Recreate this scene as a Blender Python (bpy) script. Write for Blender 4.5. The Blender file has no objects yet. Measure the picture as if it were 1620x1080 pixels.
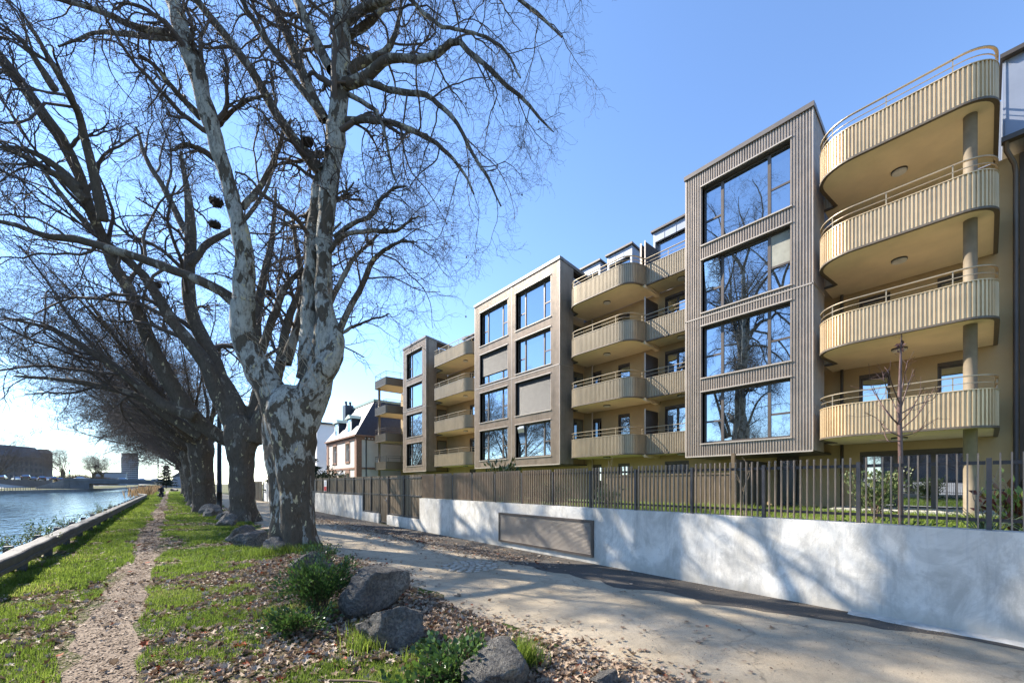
import bpy, math, random
import numpy as np
from mathutils import Vector, Matrix, noise as mn
random.seed(7)
SC = bpy.context.scene
# ------------------------------------------------------------------ camera, sky, sun, exposure
FPX = 637.0                                   # focal length in photo pixels (photo 1620 wide)
YAW = math.radians(40.3)
cam_d = bpy.data.cameras.new("camera"); cam = bpy.data.objects.new("camera", cam_d)
SC.collection.objects.link(cam); SC.camera = cam
EYE = 1.65
cam.location = (0, 0, EYE)
cam.rotation_euler = (math.pi/2, 0, -YAW)
cam_d.sensor_fit = 'HORIZONTAL'; cam_d.sensor_width = 36.0; cam_d.lens = FPX/1620*36
cam_d.shift_y = 225/1620.0; cam_d.shift_x = 0
cam_d.clip_start = 0.05; cam_d.clip_end = 6000
SUN_AZ, SUN_EL = math.radians(27.0), math.radians(37.0)      # azimuth measured from +Y (down the canal) towards the water
w = bpy.data.worlds.new("World"); SC.world = w; w.use_nodes = True
nt = w.node_tree; bg = nt.nodes['Background']
sky = nt.nodes.new('ShaderNodeTexSky'); sky.sky_type = 'NISHITA'; sky.sun_disc = False
sky.sun_elevation = SUN_EL; sky.sun_rotation = -SUN_AZ; sky.air_density = 1.0; sky.dust_density = 0.0; sky.ozone_density = 1.5
wb_ = nt.nodes.new('ShaderNodeMix'); wb_.data_type = 'RGBA'; wb_.blend_type = 'MULTIPLY'; wb_.inputs[0].default_value = 1.0; wb_.inputs[7].default_value = (.85, .95, 1.09, 1)   # camera white balance
nt.links.new(sky.outputs[0], wb_.inputs[6]); nt.links.new(wb_.outputs[2], bg.inputs[0]); bg.inputs[1].default_value = 0.125
sl = bpy.data.lights.new("sun", 'SUN'); sl.energy = 5.0; sl.angle = math.radians(0.5); sl.color = (1.0, 0.93, 0.82)
so = bpy.data.objects.new("sun", sl); SC.collection.objects.link(so)
sd = Vector((-math.sin(SUN_AZ)*math.cos(SUN_EL), math.cos(SUN_AZ)*math.cos(SUN_EL), math.sin(SUN_EL)))
so.rotation_euler = sd.to_track_quat('Z', 'Y').to_euler(); so.location = (-20, 60, 60)
SC.view_settings.view_transform = 'Standard'; SC.view_settings.look = 'None'
SC.view_settings.exposure = 1.4; SC.view_settings.gamma = 1.0
SC.cycles.max_bounces = 8; SC.cycles.diffuse_bounces = 4; SC.cycles.glossy_bounces = 4; SC.cycles.transparent_max_bounces = 8

# ------------------------------------------------------------------ surveying helpers (photo column -> true coordinates)
SY, CY = math.sin(YAW), math.cos(YAW)
def ray(px):
    u = (px-810)/FPX
    return SY+CY*u, CY-SY*u
def Yat(px, X):
    a, b = ray(px); return X*b/a
def Zat(px, py, X):
    a, b = ray(px); return EYE+(765-py)/FPX*X/a
def P(px, py, d):
    a, b = ray(px); return np.array((a*d, b*d, EYE+(765-py)/FPX*d))

# ------------------------------------------------------------------ object helpers
COL = SC.collection
def tag(o, label=None, cat=None, group=None, kind=None):
    if label: o['label'] = label
    if cat: o['category'] = cat
    if group: o['group'] = group
    if kind: o['kind'] = kind
    return o
def thing(name, loc, label, cat, group=None, rz=0):
    o = bpy.data.objects.new(name, None); COL.objects.link(o); o.empty_display_size = 0.2
    o.location = loc; o.rotation_euler = (0, 0, rz)
    return tag(o, label, cat, group)
def root_loc(p):
    while p.parent: p = p.parent
    return np.array(p.location)
def copy_tree(o, parent=None):
    c = o.copy(); COL.objects.link(c)
    if parent: c.parent = parent
    for ch in o.children: copy_tree(ch, c)
    return c
def np_mesh(name, V, quads=None, tris=None, mats=(), smooth=False, parent=None, attr=None, local=False, mi=None):
    V = np.asarray(V, dtype=np.float32).reshape(-1, 3)
    if parent is not None and not local: V = V-root_loc(parent).astype(np.float32)
    me = bpy.data.meshes.new(name)
    me.vertices.add(len(V)); me.vertices.foreach_set('co', V.ravel())
    q = np.zeros((0, 4), np.int32) if quads is None else np.asarray(quads, np.int32).reshape(-1, 4)
    t = np.zeros((0, 3), np.int32) if tris is None else np.asarray(tris, np.int32).reshape(-1, 3)
    me.loops.add(q.size+t.size)
    me.loops.foreach_set('vertex_index', np.concatenate((q.ravel(), t.ravel())))
    tot = np.concatenate((np.full(len(q), 4, np.int32), np.full(len(t), 3, np.int32)))
    st = np.concatenate(((np.arange(len(q))*4), len(q)*4+np.arange(len(t))*3)).astype(np.int32)
    me.polygons.add(len(tot)); me.polygons.foreach_set('loop_start', st); me.polygons.foreach_set('loop_total', tot)
    if mi is not None: me.polygons.foreach_set('material_index', np.asarray(mi, np.int32))
    me.update(calc_edges=True)
    if smooth: me.polygons.foreach_set('use_smooth', np.ones(len(tot), bool))
    if attr is not None:
        a = me.attributes.new('tint', 'FLOAT', 'POINT'); a.data.foreach_set('value', np.asarray(attr, np.float32))
    me.validate()
    for m in (mats if isinstance(mats, (list, tuple)) else [mats]): me.materials.append(m)
    o = bpy.data.objects.new(name, me); COL.objects.link(o)
    if parent is not None: o.parent = parent
    return o
class MB:
    """collects shapes, links them as ONE mesh object"""
    def __init__(s): s.v = []; s.f = []; s.m = []; s.mi = 0; s.sm = []
    def mat(s, i): s.mi = i; return s
    def face(s, pts):
        n = len(s.v); s.v += [tuple(map(float, p)) for p in pts]; s.f.append(list(range(n, n+len(pts)))); s.m.append(s.mi); s.sm.append(False)
    def hexa(s, p):           # 8 points: bottom 4 ccw, top 4 ccw
        n = len(s.v); s.v += [tuple(map(float, q)) for q in p]
        for f in ((3, 2, 1, 0), (4, 5, 6, 7), (0, 1, 5, 4), (1, 2, 6, 5), (2, 3, 7, 6), (3, 0, 4, 7)):
            s.f.append([n+i for i in f]); s.m.append(s.mi); s.sm.append(False)
        return s
    def box(s, x0, x1, y0, y1, z0, z1):
        x0, x1 = min(x0, x1), max(x0, x1); y0, y1 = min(y0, y1), max(y0, y1); z0, z1 = min(z0, z1), max(z0, z1)
        return s.hexa([(x0, y0, z0), (x1, y0, z0), (x1, y1, z0), (x0, y1, z0), (x0, y0, z1), (x1, y0, z1), (x1, y1, z1), (x0, y1, z1)])
    def prism(s, pts, z0, z1):
        a = sum(pts[i][0]*pts[(i+1) % len(pts)][1]-pts[(i+1) % len(pts)][0]*pts[i][1] for i in range(len(pts)))
        if a < 0: pts = pts[::-1]
        n = len(s.v); k = len(pts)
        f0 = z0 if callable(z0) else (lambda x, y: z0); f1 = z1 if callable(z1) else (lambda x, y: z1)
        s.v += [(p[0], p[1], f0(p[0], p[1])) for p in pts]+[(p[0], p[1], f1(p[0], p[1])) for p in pts]
        s.f.append([n+i for i in range(k)][::-1]); s.f.append([n+k+i for i in range(k)]); s.m += [s.mi]*2; s.sm += [False]*2
        for i in range(k):
            j = (i+1) % k; s.f.append([n+i, n+j, n+k+j, n+k+i]); s.m.append(s.mi); s.sm.append(False)
        return s
    def wallpoly(s, pts, axis, a0, a1):   # polygon given in the other two axes, extruded along axis
        def mk(p, a): return (a, p[0], p[1]) if axis == 0 else (p[0], a, p[1])
        n = len(s.v); k = len(pts)
        s.v += [mk(p, a0) for p in pts]+[mk(p, a1) for p in pts]
        s.f.append([n+i for i in range(k)]); s.f.append([n+k+i for i in range(k)][::-1]); s.m += [s.mi]*2; s.sm += [False]*2
        for i in range(k):
            j = (i+1) % k; s.f.append([n+j, n+i, n+k+i, n+k+j]); s.m.append(s.mi); s.sm.append(False)
        return s
    def tube(s, pts, r, n=8, cap=True):
        pts = np.asarray(pts, float); rr = np.broadcast_to(np.asarray(r, float), (len(pts),))
        V, Q = tubes(pts[None], rr[None], n); b = len(s.v)
        s.v += [tuple(p) for p in V]; 
        for q in Q: s.f.append([b+int(i) for i in q]); s.m.append(s.mi); s.sm.append(True)
        if cap:
            s.f.append([b+i for i in range(n)][::-1]); s.f.append([b+(len(pts)-1)*n+i for i in range(n)]); s.m += [s.mi]*2; s.sm += [False]*2
        return s
    def cyl(s, x, y, z0, z1, r, n=16, r1=None): return s.tube([(x, y, z0), (x, y, z1)], [r, r if r1 is None else r1], n)
    def build(s, name, mats, parent=None, bevel=0):
        me = bpy.data.meshes.new(name); v = np.array(s.v, float)
        if parent is not None: v = v-root_loc(parent)
        me.from_pydata(v.tolist(), [], s.f); me.update()
        ml = mats if isinstance(mats, (list, tuple)) else [mats]
        for m in ml: me.materials.append(m)
        if len(ml) > 1: me.polygons.foreach_set('material_index', s.m)
        me.polygons.foreach_set('use_smooth', s.sm)
        o = bpy.data.objects.new(name, me); COL.objects.link(o)
        if parent is not None: o.parent = parent
        if bevel:
            b = o.modifiers.new('bevel', 'BEVEL'); b.width = bevel; b.segments = 2; b.limit_method = 'ANGLE'
        return o
def tubes(Pp, R, k):
    """many tubes at once: Pp [N,S,3], R [N,S] -> verts, quads"""
    N, S, _ = Pp.shape
    T = np.gradient(Pp, axis=1); T /= (np.linalg.norm(T, axis=2, keepdims=True)+1e-9)
    ref = np.where(np.abs(T[:, :1, 2:3]) > 0.8, np.array([[[1., 0, 0]]]), np.array([[[0, 0, 1.]]]))
    A = np.cross(T, np.broadcast_to(ref, T.shape)); A /= (np.linalg.norm(A, axis=2, keepdims=True)+1e-9)
    B = np.cross(T, A)
    ang = np.arange(k)/k*2*np.pi
    V = Pp[:, :, None, :]+R[:, :, None, None]*(np.cos(ang)[None, None, :, None]*A[:, :, None, :]+np.sin(ang)[None, None, :, None]*B[:, :, None, :])
    idx = np.arange(N*S*k).reshape(N, S, k); nx = np.roll(idx, -1, axis=2)
    Q = np.stack((idx[:, :-1], idx[:, 1:], nx[:, 1:], nx[:, :-1]), axis=-1).reshape(-1, 4)
    return V.reshape(-1, 3), Q
def join(parts):
    V = []; Q = []; n = 0
    for v, q in parts: V.append(v); Q.append(q+n); n += len(v)
    return np.concatenate(V), np.concatenate(Q)
def vnoise(x, y, s, seed=0):
    """smooth value noise in 0..1 (numpy)"""
    g = np.random.RandomState(seed).rand(64, 64); x = np.asarray(x)/s+1000; y = np.asarray(y)/s+1000
    xi = np.floor(x).astype(int); yi = np.floor(y).astype(int); fx = x-xi; fy = y-yi
    fx = fx*fx*(3-2*fx); fy = fy*fy*(3-2*fy)
    a = g[xi % 64, yi % 64]; b = g[(xi+1) % 64, yi % 64]; c = g[xi % 64, (yi+1) % 64]; d = g[(xi+1) % 64, (yi+1) % 64]
    return (a*(1-fx)+b*fx)*(1-fy)+(c*(1-fx)+d*fx)*fy

# ------------------------------------------------------------------ materials
class NT:
    def __init__(s, name):
        s.m = bpy.data.materials.new(name); s.m.use_nodes = True; s.t = s.m.node_tree; s.b = s.t.nodes['Principled BSDF']; s.out = s.t.nodes['Material Output']
        s._tc = None
    def n(s, ty, **kw):
        x = s.t.nodes.new('ShaderNode'+ty)
        for k, v in kw.items():
            if k.startswith('i_'):
                key = k[2:]; x.inputs[int(key) if key.isdigit() else key].default_value = v
            else: setattr(x, k, v)
        return x
    def l(s, a, b): s.t.links.new(a, b)
    def co(s, scale=(1, 1, 1), kind='Object'):
        if s._tc is None: s._tc = s.n('TexCoord')
        mp = s.n('Mapping'); mp.inputs['Scale'].default_value = scale; s.l(s._tc.outputs[kind], mp.inputs[0]); return mp.outputs[0]
    def noise(s, sc, det=4, rough=.55, scale=(1, 1, 1), vec=None, dist=0):
        x = s.n('TexNoise'); x.inputs['Scale'].default_value = sc; x.inputs['Detail'].default_value = det; x.inputs['Roughness'].default_value = rough; x.inputs['Distortion'].default_value = dist
        s.l(vec if vec is not None else s.co(scale), x.inputs['Vector']); return x.outputs['Fac']
    def ramp(s, fac, stops, interp='LINEAR'):
        r = s.n('ValToRGB'); r.color_ramp.interpolation = interp; e = r.color_ramp.elements
        while len(e) < len(stops): e.new(0.5)
        for i, (p, c) in enumerate(stops): e[i].position = p; e[i].color = (*c, 1) if len(c) == 3 else c
        s.l(fac, r.inputs[0]); return r.outputs[0]
    def mix(s, fac, a, b, mode='MIX'):
        x = s.n('Mix'); x.data_type = 'RGBA'; x.blend_type = mode
        for v, i in ((fac, 0), (a, 6), (b, 7)):
            if hasattr(v, 'links') or hasattr(v, 'is_output'): s.l(v, x.inputs[i])
            else: x.inputs[i].default_value = v if i == 0 else (*v, 1)
        return x.outputs[2]
    def bump(s, h, st=.3, dist=.02, nrm=None):
        b = s.n('Bump'); b.inputs['Strength'].default_value = st; b.inputs['Distance'].default_value = dist; s.l(h, b.inputs['Height'])
        if nrm is not None: s.l(nrm, b.inputs['Normal'])
        return b.outputs[0]
    def set(s, col=None, rough=None, metal=None, nrm=None, spec=None):
        for v, k in ((col, 'Base Color'), (rough, 'Roughness'), (metal, 'Metallic'), (nrm, 'Normal'), (spec, 'Specular IOR Level')):
            if v is None: continue
            if hasattr(v, 'is_output'): s.l(v, s.b.inputs[k])
            elif k == 'Base Color': s.b.inputs[k].default_value = (*v, 1)
            else: s.b.inputs[k].default_value = v
        return s.m
def plain(name, col, rough=.6, metal=0, var=.18, sc=3, bump=0, bsc=60, spec=.5, streak=0):
    t = NT(name); f = t.noise(sc, 5, .6)
    c = t.ramp(f, [(.3, tuple(x*(1-var) for x in col)), (.7, tuple(min(1, x*(1+var)) for x in col))])
    if streak:                                   # rain streaks and grime running down the sheet
        c = t.mix(t.ramp(t.noise(3.5, 5, .7, (1, 1, .07)), [(.48, (0, 0, 0)), (.70, (streak,)*3)]), c, tuple(x*.45 for x in col))
    nr = t.bump(t.noise(bsc, 3), bump, .01) if bump else None
    return t.set(c, rough, metal, nr, spec)
M = {}
M['clad'] = plain('bronze_cladding', (.365, .295, .23), .40, .35, .14, 2.2, streak=.4)
M['clad_dark'] = plain('dark_bronze_metal', (.075, .062, .052), .45, .3, .12, 3)
M['frame'] = plain('window_frame_metal', (.10, .080, .066), .42, .3, .1, 3)
M['coping'] = plain('coping_metal', (.16, .135, .115), .4, .35, .1, 3)
M['trim'] = plain('light_bronze_trim', (.42, .36, .30), .4, .3, .08, 3)
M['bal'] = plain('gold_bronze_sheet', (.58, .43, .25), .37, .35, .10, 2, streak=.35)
M['rail'] = plain('gold_bronze_rail', (.34, .275, .185), .4, .4, .08, 4)
M['slab'] = plain('painted_slab', (.68, .56, .375), .85, 0, .09, 1.1, .08, 90)
M['slab_edge'] = plain('slab_edge_metal', (.11, .085, .06), .5, .2, .1, 4)
M['lamp'] = plain('opal_lamp', (.55, .55, .53), .5)
M['lamp_rim'] = plain('lamp_rim', (.03, .03, .03), .5)
M['zinc'] = plain('zinc_sheet', (.24, .26, .30), .42, .4, .08, 1.5)
M['door'] = plain('door_frame', (.085, .068, .055), .45, .2, .1, 4)
M['fence'] = plain('fence_bronze', (.28, .21, .15), .45, .25, .15, 5)
M['fence_d'] = plain('fence_dark_post', (.075, .066, .062), .45, .3, .15, 5)
M['boards'] = plain('bronze_boards', (.115, .08, .045), .5, .2, .2, 2)
M['black'] = plain('black_paint', (.012, .012, .014), .45)
M['steel'] = plain('galvanised_steel', (.19, .19, .20), .5, .5, .25, 6, .1, 40)
M['white'] = plain('white_paint', (.75, .74, .71), .7, 0, .06, 2)
M['dkgrey'] = plain('dark_grey', (.05, .052, .058), .6)
def stucco():
    t = NT('ochre_render'); f = t.noise(.8, 6, .6); c = t.ramp(f, [(.3, (.36, .26, .135)), (.7, (.43, .315, .17))])
    return t.set(c, .9, 0, t.bump(t.noise(120, 3), .25, .01))
M['stucco'] = stucco()
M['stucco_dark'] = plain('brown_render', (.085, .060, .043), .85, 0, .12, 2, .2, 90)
def glass():
    t = NT('window_glass'); t.set((.018, .022, .024), .03, 0)
    g = t.n('BsdfGlossy'); g.inputs['Roughness'].default_value = .012; g.inputs['Color'].default_value = (.80, .90, 1, 1)
    wv = t.bump(t.noise(.9, 2), .02, .05); t.l(wv, g.inputs['Normal'])
    lw = t.n('LayerWeight'); lw.inputs[0].default_value = .35
    mr = t.n('MapRange'); t.l(lw.outputs['Fresnel'], mr.inputs[0]); mr.inputs[3].default_value = .44; mr.inputs[4].default_value = .95
    mx = t.n('MixShader'); t.l(mr.outputs[0], mx.inputs[0]); t.l(t.b.outputs[0], mx.inputs[1]); t.l(g.outputs[0], mx.inputs[2]); t.l(mx.outputs[0], t.out.inputs[0])
    return t.m
M['glass'] = glass()
M['blind'] = plain('roller_blind', (.28, .27, .22), .7)
M['shutter'] = plain('shutter_slats', (.065, .062, .06), .6, 0)
M['column'] = plain('column_paint', (.20, .155, .10), .7)
M['bal_shaded'] = plain('shaded_bronze_sheet', (.16, .135, .10), .42, .35, .08, 2)  # balcony sheet with the shade of the far stack darkened into its colour
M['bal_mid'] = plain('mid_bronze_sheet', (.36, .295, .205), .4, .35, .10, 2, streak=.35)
def concrete_wall():
    t = NT('rendered_wall')
    a = t.noise(.55, 6, .62, (1, 1, 1.2)); b = t.noise(2.4, 6, .7, (1, 1, .55), dist=.6); c2 = t.noise(14, 4, .6, (1, 1, .25)); c3 = t.noise(1.3, 5, .75, (1, 1, .9), dist=1.2)
    c = t.ramp(a, [(.28, (.46, .43, .38)), (.5, (.66, .62, .55)), (.72, (.78, .74, .665))])
    c = t.mix(t.ramp(b, [(.44, (0, 0, 0)), (.62, (.75, .75, .75))]), c, (.37, .345, .30))
    c = t.mix(t.ramp(c2, [(.5, (0, 0, 0)), (.75, (.25, .25, .25))]), c, (.70, .69, .67))
    c = t.mix(t.ramp(c3, [(.52, (0, 0, 0)), (.56, (.28, .28, .28)), (.70, (.38, .38, .38))]), c, (.38, .355, .31))
    # damp tide line low on the wall
    sp = t.n('SeparateXYZ'); t.l(t.co(), sp.inputs[0]); ad = t.n('MATH' if False else 'Math', operation='ADD'); t.l(sp.outputs[2], ad.inputs[0])
    ml = t.n('Math', operation='MULTIPLY'); t.l(a, ml.inputs[0]); ml.inputs[1].default_value = .5; t.l(ml.outputs[0], ad.inputs[1])
    c = t.mix(t.ramp(ad.outputs[0], [(.32, (.6, .6, .6)), (.46, (0, 0, 0))]), c, (.40, .37, .31))
    st = t.noise(5.5, 5, .7, (1, 1, .10)); c = t.mix(t.ramp(st, [(.55, (0, 0, 0)), (.68, (.45, .45, .45))]), c, (.33, .325, .305))
    nr = t.bump(t.noise(9, 6, .7, (1, 1, .5)), .45, .02); nr = t.bump(t.noise(70, 3), .15, .01, nr)
    return t.set(c, .88, 0, nr, .3)
M['wall'] = concrete_wall()
M['footing'] = plain('concrete_footing', (.46, .43, .38), .9, 0, .3, 5, .4, 25)
def bark(name, pale, mid, dark, th, sc=3.0, zfade=None):
    t = NT(name)
    v = t.co((1, 1, .42)); wn = t.n('TexNoise'); wn.inputs['Scale'].default_value = 2.2; wn.inputs['Detail'].default_value = 4; t.l(v, wn.inputs['Vector'])
    vm = t.n('VectorMath', operation='MULTIPLY_ADD'); t.l(wn.outputs['Color'], vm.inputs[0]); vm.inputs[1].default_value = (.55, .55, .4); t.l(v, vm.inputs[2])
    n1 = t.noise(sc, 6, .62, vec=vm.outputs[0]); n2 = t.noise(sc*2.3, 5, .65, vec=vm.outputs[0]); n3 = t.noise(sc*.35, 3, .5)
    ad = t.n('Math', operation='MULTIPLY_ADD'); t.l(n3, ad.inputs[0]); ad.inputs[1].default_value = .55; t.l(n1, ad.inputs[2])
    src = ad.outputs[0]
    if zfade:                                    # plane bark sheds to pale higher up the tree
        sp = t.n('SeparateXYZ'); t.l(t.co(), sp.inputs[0]); mr = t.n('MapRange'); t.l(sp.outputs[2], mr.inputs[0])
        mr.inputs[1].default_value = zfade[0]; mr.inputs[2].default_value = zfade[1]; mr.inputs[3].default_value = 0; mr.inputs[4].default_value = zfade[2]
        a2 = t.n('Math', operation='ADD'); t.l(src, a2.inputs[0]); t.l(mr.outputs[0], a2.inputs[1]); src = a2.outputs[0]
    f = t.ramp(src, [(th, (0, 0, 0)), (th+.03, (1, 1, 1))])
    dk = t.mix(n2, tuple(x*.55 for x in dark), tuple(x*1.5 for x in dark))
    pl = t.mix(t.ramp(n2, [(.4, (0, 0, 0)), (.48, (1, 1, 1))]), mid, pale)
    c = t.mix(f, dk, pl)
    n4 = t.noise(17, 5, .75, (1, 1, .35)); c = t.mix(t.ramp(n4, [(.36, (.55, .55, .55)), (.52, (0, 0, 0))]), c, tuple(x*.45 for x in dark))
    fl = t.ramp(t.noise(sc*1.7, 4, .6, vec=vm.outputs[0]), [(.635, (0, 0, 0)), (.65, (1, 1, 1))])
    c = t.mix(fl, c, (.42, .36, .22))
    nr = t.bump(f, .6, .03); nr = t.bump(t.noise(7, 6, .7, (1, 1, .3)), .7, .06, nr); nr = t.bump(t.noise(26, 5, .7, (1, 1, .25)), .6, .02, nr)
    return t.set(c, .9, 0, nr, .25)
M['bark_trunk'] = bark('plane_bark_trunk', (.35, .34, .295), (.225, .21, .18), (.09, .072, .052), .82, 4.4, (3.0, 5.0, .10))
M['bark_limb'] = bark('plane_bark_limb', (.27, .245, .20), (.18, .16, .13), (.085, .066, .048), .80, 4)
M['bark_old'] = bark('plane_bark_old', (.25, .22, .175), (.16, .135, .105), (.10, .08, .06), .88, 3.0)
M['twig'] = plain('twig_bark', (.085, .062, .048), .85, 0, .25, 2)
M['twig_far'] = plain('twig_bark_far', (.078, .062, .054), .85, 0, .25, 2)
M['nest'] = plain('nest_twigs', (.05, .036, .025), .9)
def leafmat(name, stops, rough=.6, trans=0.0, spec=.4):
    t = NT(name); a = t.n('Attribute'); a.attribute_name = 'tint'
    c = t.ramp(a.outputs['Fac'], stops); t.set(c, rough, 0, None, spec)
    if trans:
        tr = t.n('BsdfTranslucent'); t.l(c, tr.inputs[0]); mx = t.n('MixShader'); mx.inputs[0].default_value = trans
        t.l(t.b.outputs[0], mx.inputs[1]); t.l(tr.outputs[0], mx.inputs[2]); t.l(mx.outputs[0], t.out.inputs[0])
    return t.m
M['grass'] = leafmat('grass_blades', [(0, (.055, .085, .014)), (.5, (.135, .20, .028)), (.86, (.24, .30, .055)), (1, (.40, .34, .15))], .5, .6, .3)
M['litter'] = leafmat('dead_leaves', [(0, (.10, .055, .035)), (.3, (.21, .135, .085)), (.62, (.36, .27, .19)), (.93, (.50, .42, .33)), (.96, (.28, .055, .02)), (1, (.35, .10, .03))], .75, .12, .3)
M['chips'] = leafmat('leaf_fragments', [(0, (.09, .06, .04)), (.5, (.23, .17, .12)), (1, (.42, .34, .26))], .85, .0, .2)
M['shrub'] = leafmat('shrub_leaves', [(0, (.022, .045, .014)), (.6, (.05, .10, .025)), (1, (.13, .22, .04))], .35, .25, .5)
M['shrub_y'] = leafmat('garden_leaves', [(0, (.04, .06, .02)), (.6, (.11, .15, .05)), (1, (.30, .30, .14))], .4, .25, .5)
M['magnolia'] = leafmat('magnolia_leaves', [(0, (.02, .04, .012)), (.55, (.06, .09, .02)), (.8, (.17, .11, .03)), (1, (.22, .24, .10))], .2, .1, .6)
M['redleaf'] = leafmat('red_green_leaves', [(0, (.10, .02, .015)), (.4, (.20, .05, .02)), (.6, (.16, .24, .04)), (1, (.30, .34, .08))], .4, .3, .4)
M['conifer'] = leafmat('conifer_needles', [(0, (.006, .012, .008)), (1, (.022, .036, .018))], .6, .1, .3)
M['dry'] = leafmat('dry_reeds', [(0, (.20, .12, .06)), (1, (.42, .30, .17))], .8, .3, .2)
M['stem'] = plain('plant_stem', (.13, .085, .05), .8)
def ground_m():
    t = NT('verge_soil'); a = t.noise(1.1, 6, .65); b = t.noise(16, 5, .7); d = t.noise(.35, 4, .6)
    soil = t.ramp(b, [(.3, (.085, .058, .036)), (.55, (.17, .125, .085)), (.75, (.28, .22, .16))])
    moss = t.ramp(b, [(.3, (.035, .055, .010)), (.7, (.085, .125, .022))])
    c = t.mix(t.ramp(a, [(.40, (0, 0, 0)), (.58, (1, 1, 1))]), soil, moss)
    nr = t.bump(t.noise(26, 6, .75), .8, .04); return t.set(c, .95, 0, nr, .15)
M['ground'] = ground_m()
def road_m(name, c0, c1, grit=.5):
    t = NT(name); a = t.noise(.55, 6, .62); b = t.noise(130, 3, .7); e = t.noise(3.2, 5, .65); g = t.n('TexVoronoi'); g.inputs['Scale'].default_value = 190; t.l(t.co(), g.inputs['Vector'])
    c = t.ramp(a, [(.3, c0), (.68, c1)])
    c = t.mix(t.ramp(e, [(.5, (0, 0, 0)), (.72, (.45, .45, .45))]), c, tuple(x*.62 for x in c0))
    c = t.mix(t.ramp(b, [(.45, (0, 0, 0)), (.7, (grit, grit, grit))]), c, tuple(x*.45 for x in c0))
    c = t.mix(t.ramp(g.outputs['Distance'], [(.12, (.5, .5, .5)), (.3, (0, 0, 0))]), c, tuple(min(1, x*1.25) for x in c1))
    cr = t.n('TexVoronoi', feature='DISTANCE_TO_EDGE'); cr.inputs['Scale'].default_value = .42
    wn = t.n('TexNoise'); wn.inputs['Scale'].default_value = 1.6; wn.inputs['Detail'].default_value = 6; t.l(t.co(), wn.inputs['Vector'])
    vm = t.n('VectorMath', operation='MULTIPLY_ADD'); t.l(wn.outputs['Color'], vm.inputs[0]); vm.inputs[1].default_value = (.9, .9, .9); t.l(t.co(), vm.inputs[2]); t.l(vm.outputs[0], cr.inputs['Vector'])
    c = t.mix(t.ramp(cr.outputs['Distance'], [(.002, (.4, .4, .4)), (.007, (0, 0, 0))]), c, tuple(x*.35 for x in c0))
    nr = t.bump(b, .5, .006); nr = t.bump(e, .3, .03, nr); return t.set(c, .92, 0, nr, .25)
M['road'] = road_m('worn_sandy_asphalt', (.30, .24, .16), (.50, .41, .29))
M['asphalt'] = road_m('dark_asphalt', (.062, .054, .046), (.115, .10, .083), .5)
M['path'] = road_m('trodden_path', (.15, .11, .08), (.27, .21, .155), .6)
def stone_m():
    t = NT('granite_boulder'); a = t.noise(2.2, 6, .65); b = t.noise(28, 5, .7)
    c = t.ramp(a, [(.3, (.17, .158, .14)), (.5, (.31, .285, .245)), (.68, (.52, .47, .39))])
    c = t.mix(t.ramp(b, [(.42, (.65, .65, .65)), (.6, (0, 0, 0))]), c, (.075, .07, .07))
    c = t.mix(t.ramp(t.noise(6, 4), [(.6, (0, 0, 0)), (.72, (.5, .5, .5))]), c, (.42, .33, .20))
    nr = t.bump(t.noise(7, 6, .75), 1.0, .10); nr = t.bump(b, .9, .02, nr); return t.set(c, .88, 0, nr, .3)
M['stone'] = stone_m()
def water_m():
    t = NT('canal_water'); t.set((.02, .055, .085), .05, 0, None, .5); t.b.inputs['IOR'].default_value = 1.33
    v = t.co((1, .38, 1)); n1 = t.noise(1.6, 4, .6, vec=v, dist=.4); n2 = t.noise(.35, 3, .5, vec=v)
    nr = t.bump(n1, .45, .22); nr = t.bump(n2, .25, .4, nr); t.set(nrm=nr); return t.m
M['water'] = water_m()
M['lawn'] = plain('lawn_soil', (.09, .13, .03), .95, 0, .3, 3, .5, 40)
M['quay'] = plain('quay_stone', (.16, .15, .14), .9, 0, .25, .6)
M['farroad'] = plain('pale_paving', (.42, .38, .34), .7, 0, .2, .15)
M['bridge'] = plain('bridge_concrete', (.11, .115, .125), .85, 0, .2, .5)
# ------------------------------------------------------------------ shape helpers for the building
def roundpoly(pts, seg=9):
    """pts (x, y, r): polyline with rounded corners"""
    out = []
    for i, (x, y, r) in enumerate(pts):
        if i in (0, len(pts)-1) or r == 0: out.append((x, y)); continue
        p = np.array((x, y)); a = np.array(pts[i-1][:2])-p; b = np.array(pts[i+1][:2])-p
        la, lb = np.linalg.norm(a), np.linalg.norm(b); a /= la; b /= lb
        th = math.acos(max(-1, min(1, float(a@b)))); t = min(r/math.tan(th/2), la*.98, lb*.98); rr = t*math.tan(th/2)
        bis = (a+b)/np.linalg.norm(a+b); c = p+bis*rr/math.sin(th/2)
        s0 = p+a*t-c; s1 = p+b*t-c; a0 = math.atan2(s0[1], s0[0]); a1 = math.atan2(s1[1], s1[0]); da = (a1-a0+math.pi) % (2*math.pi)-math.pi
        for k in range(seg+1):
            q = a0+da*k/seg; out.append((c[0]+rr*math.cos(q), c[1]+rr*math.sin(q)))
    return out
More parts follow.
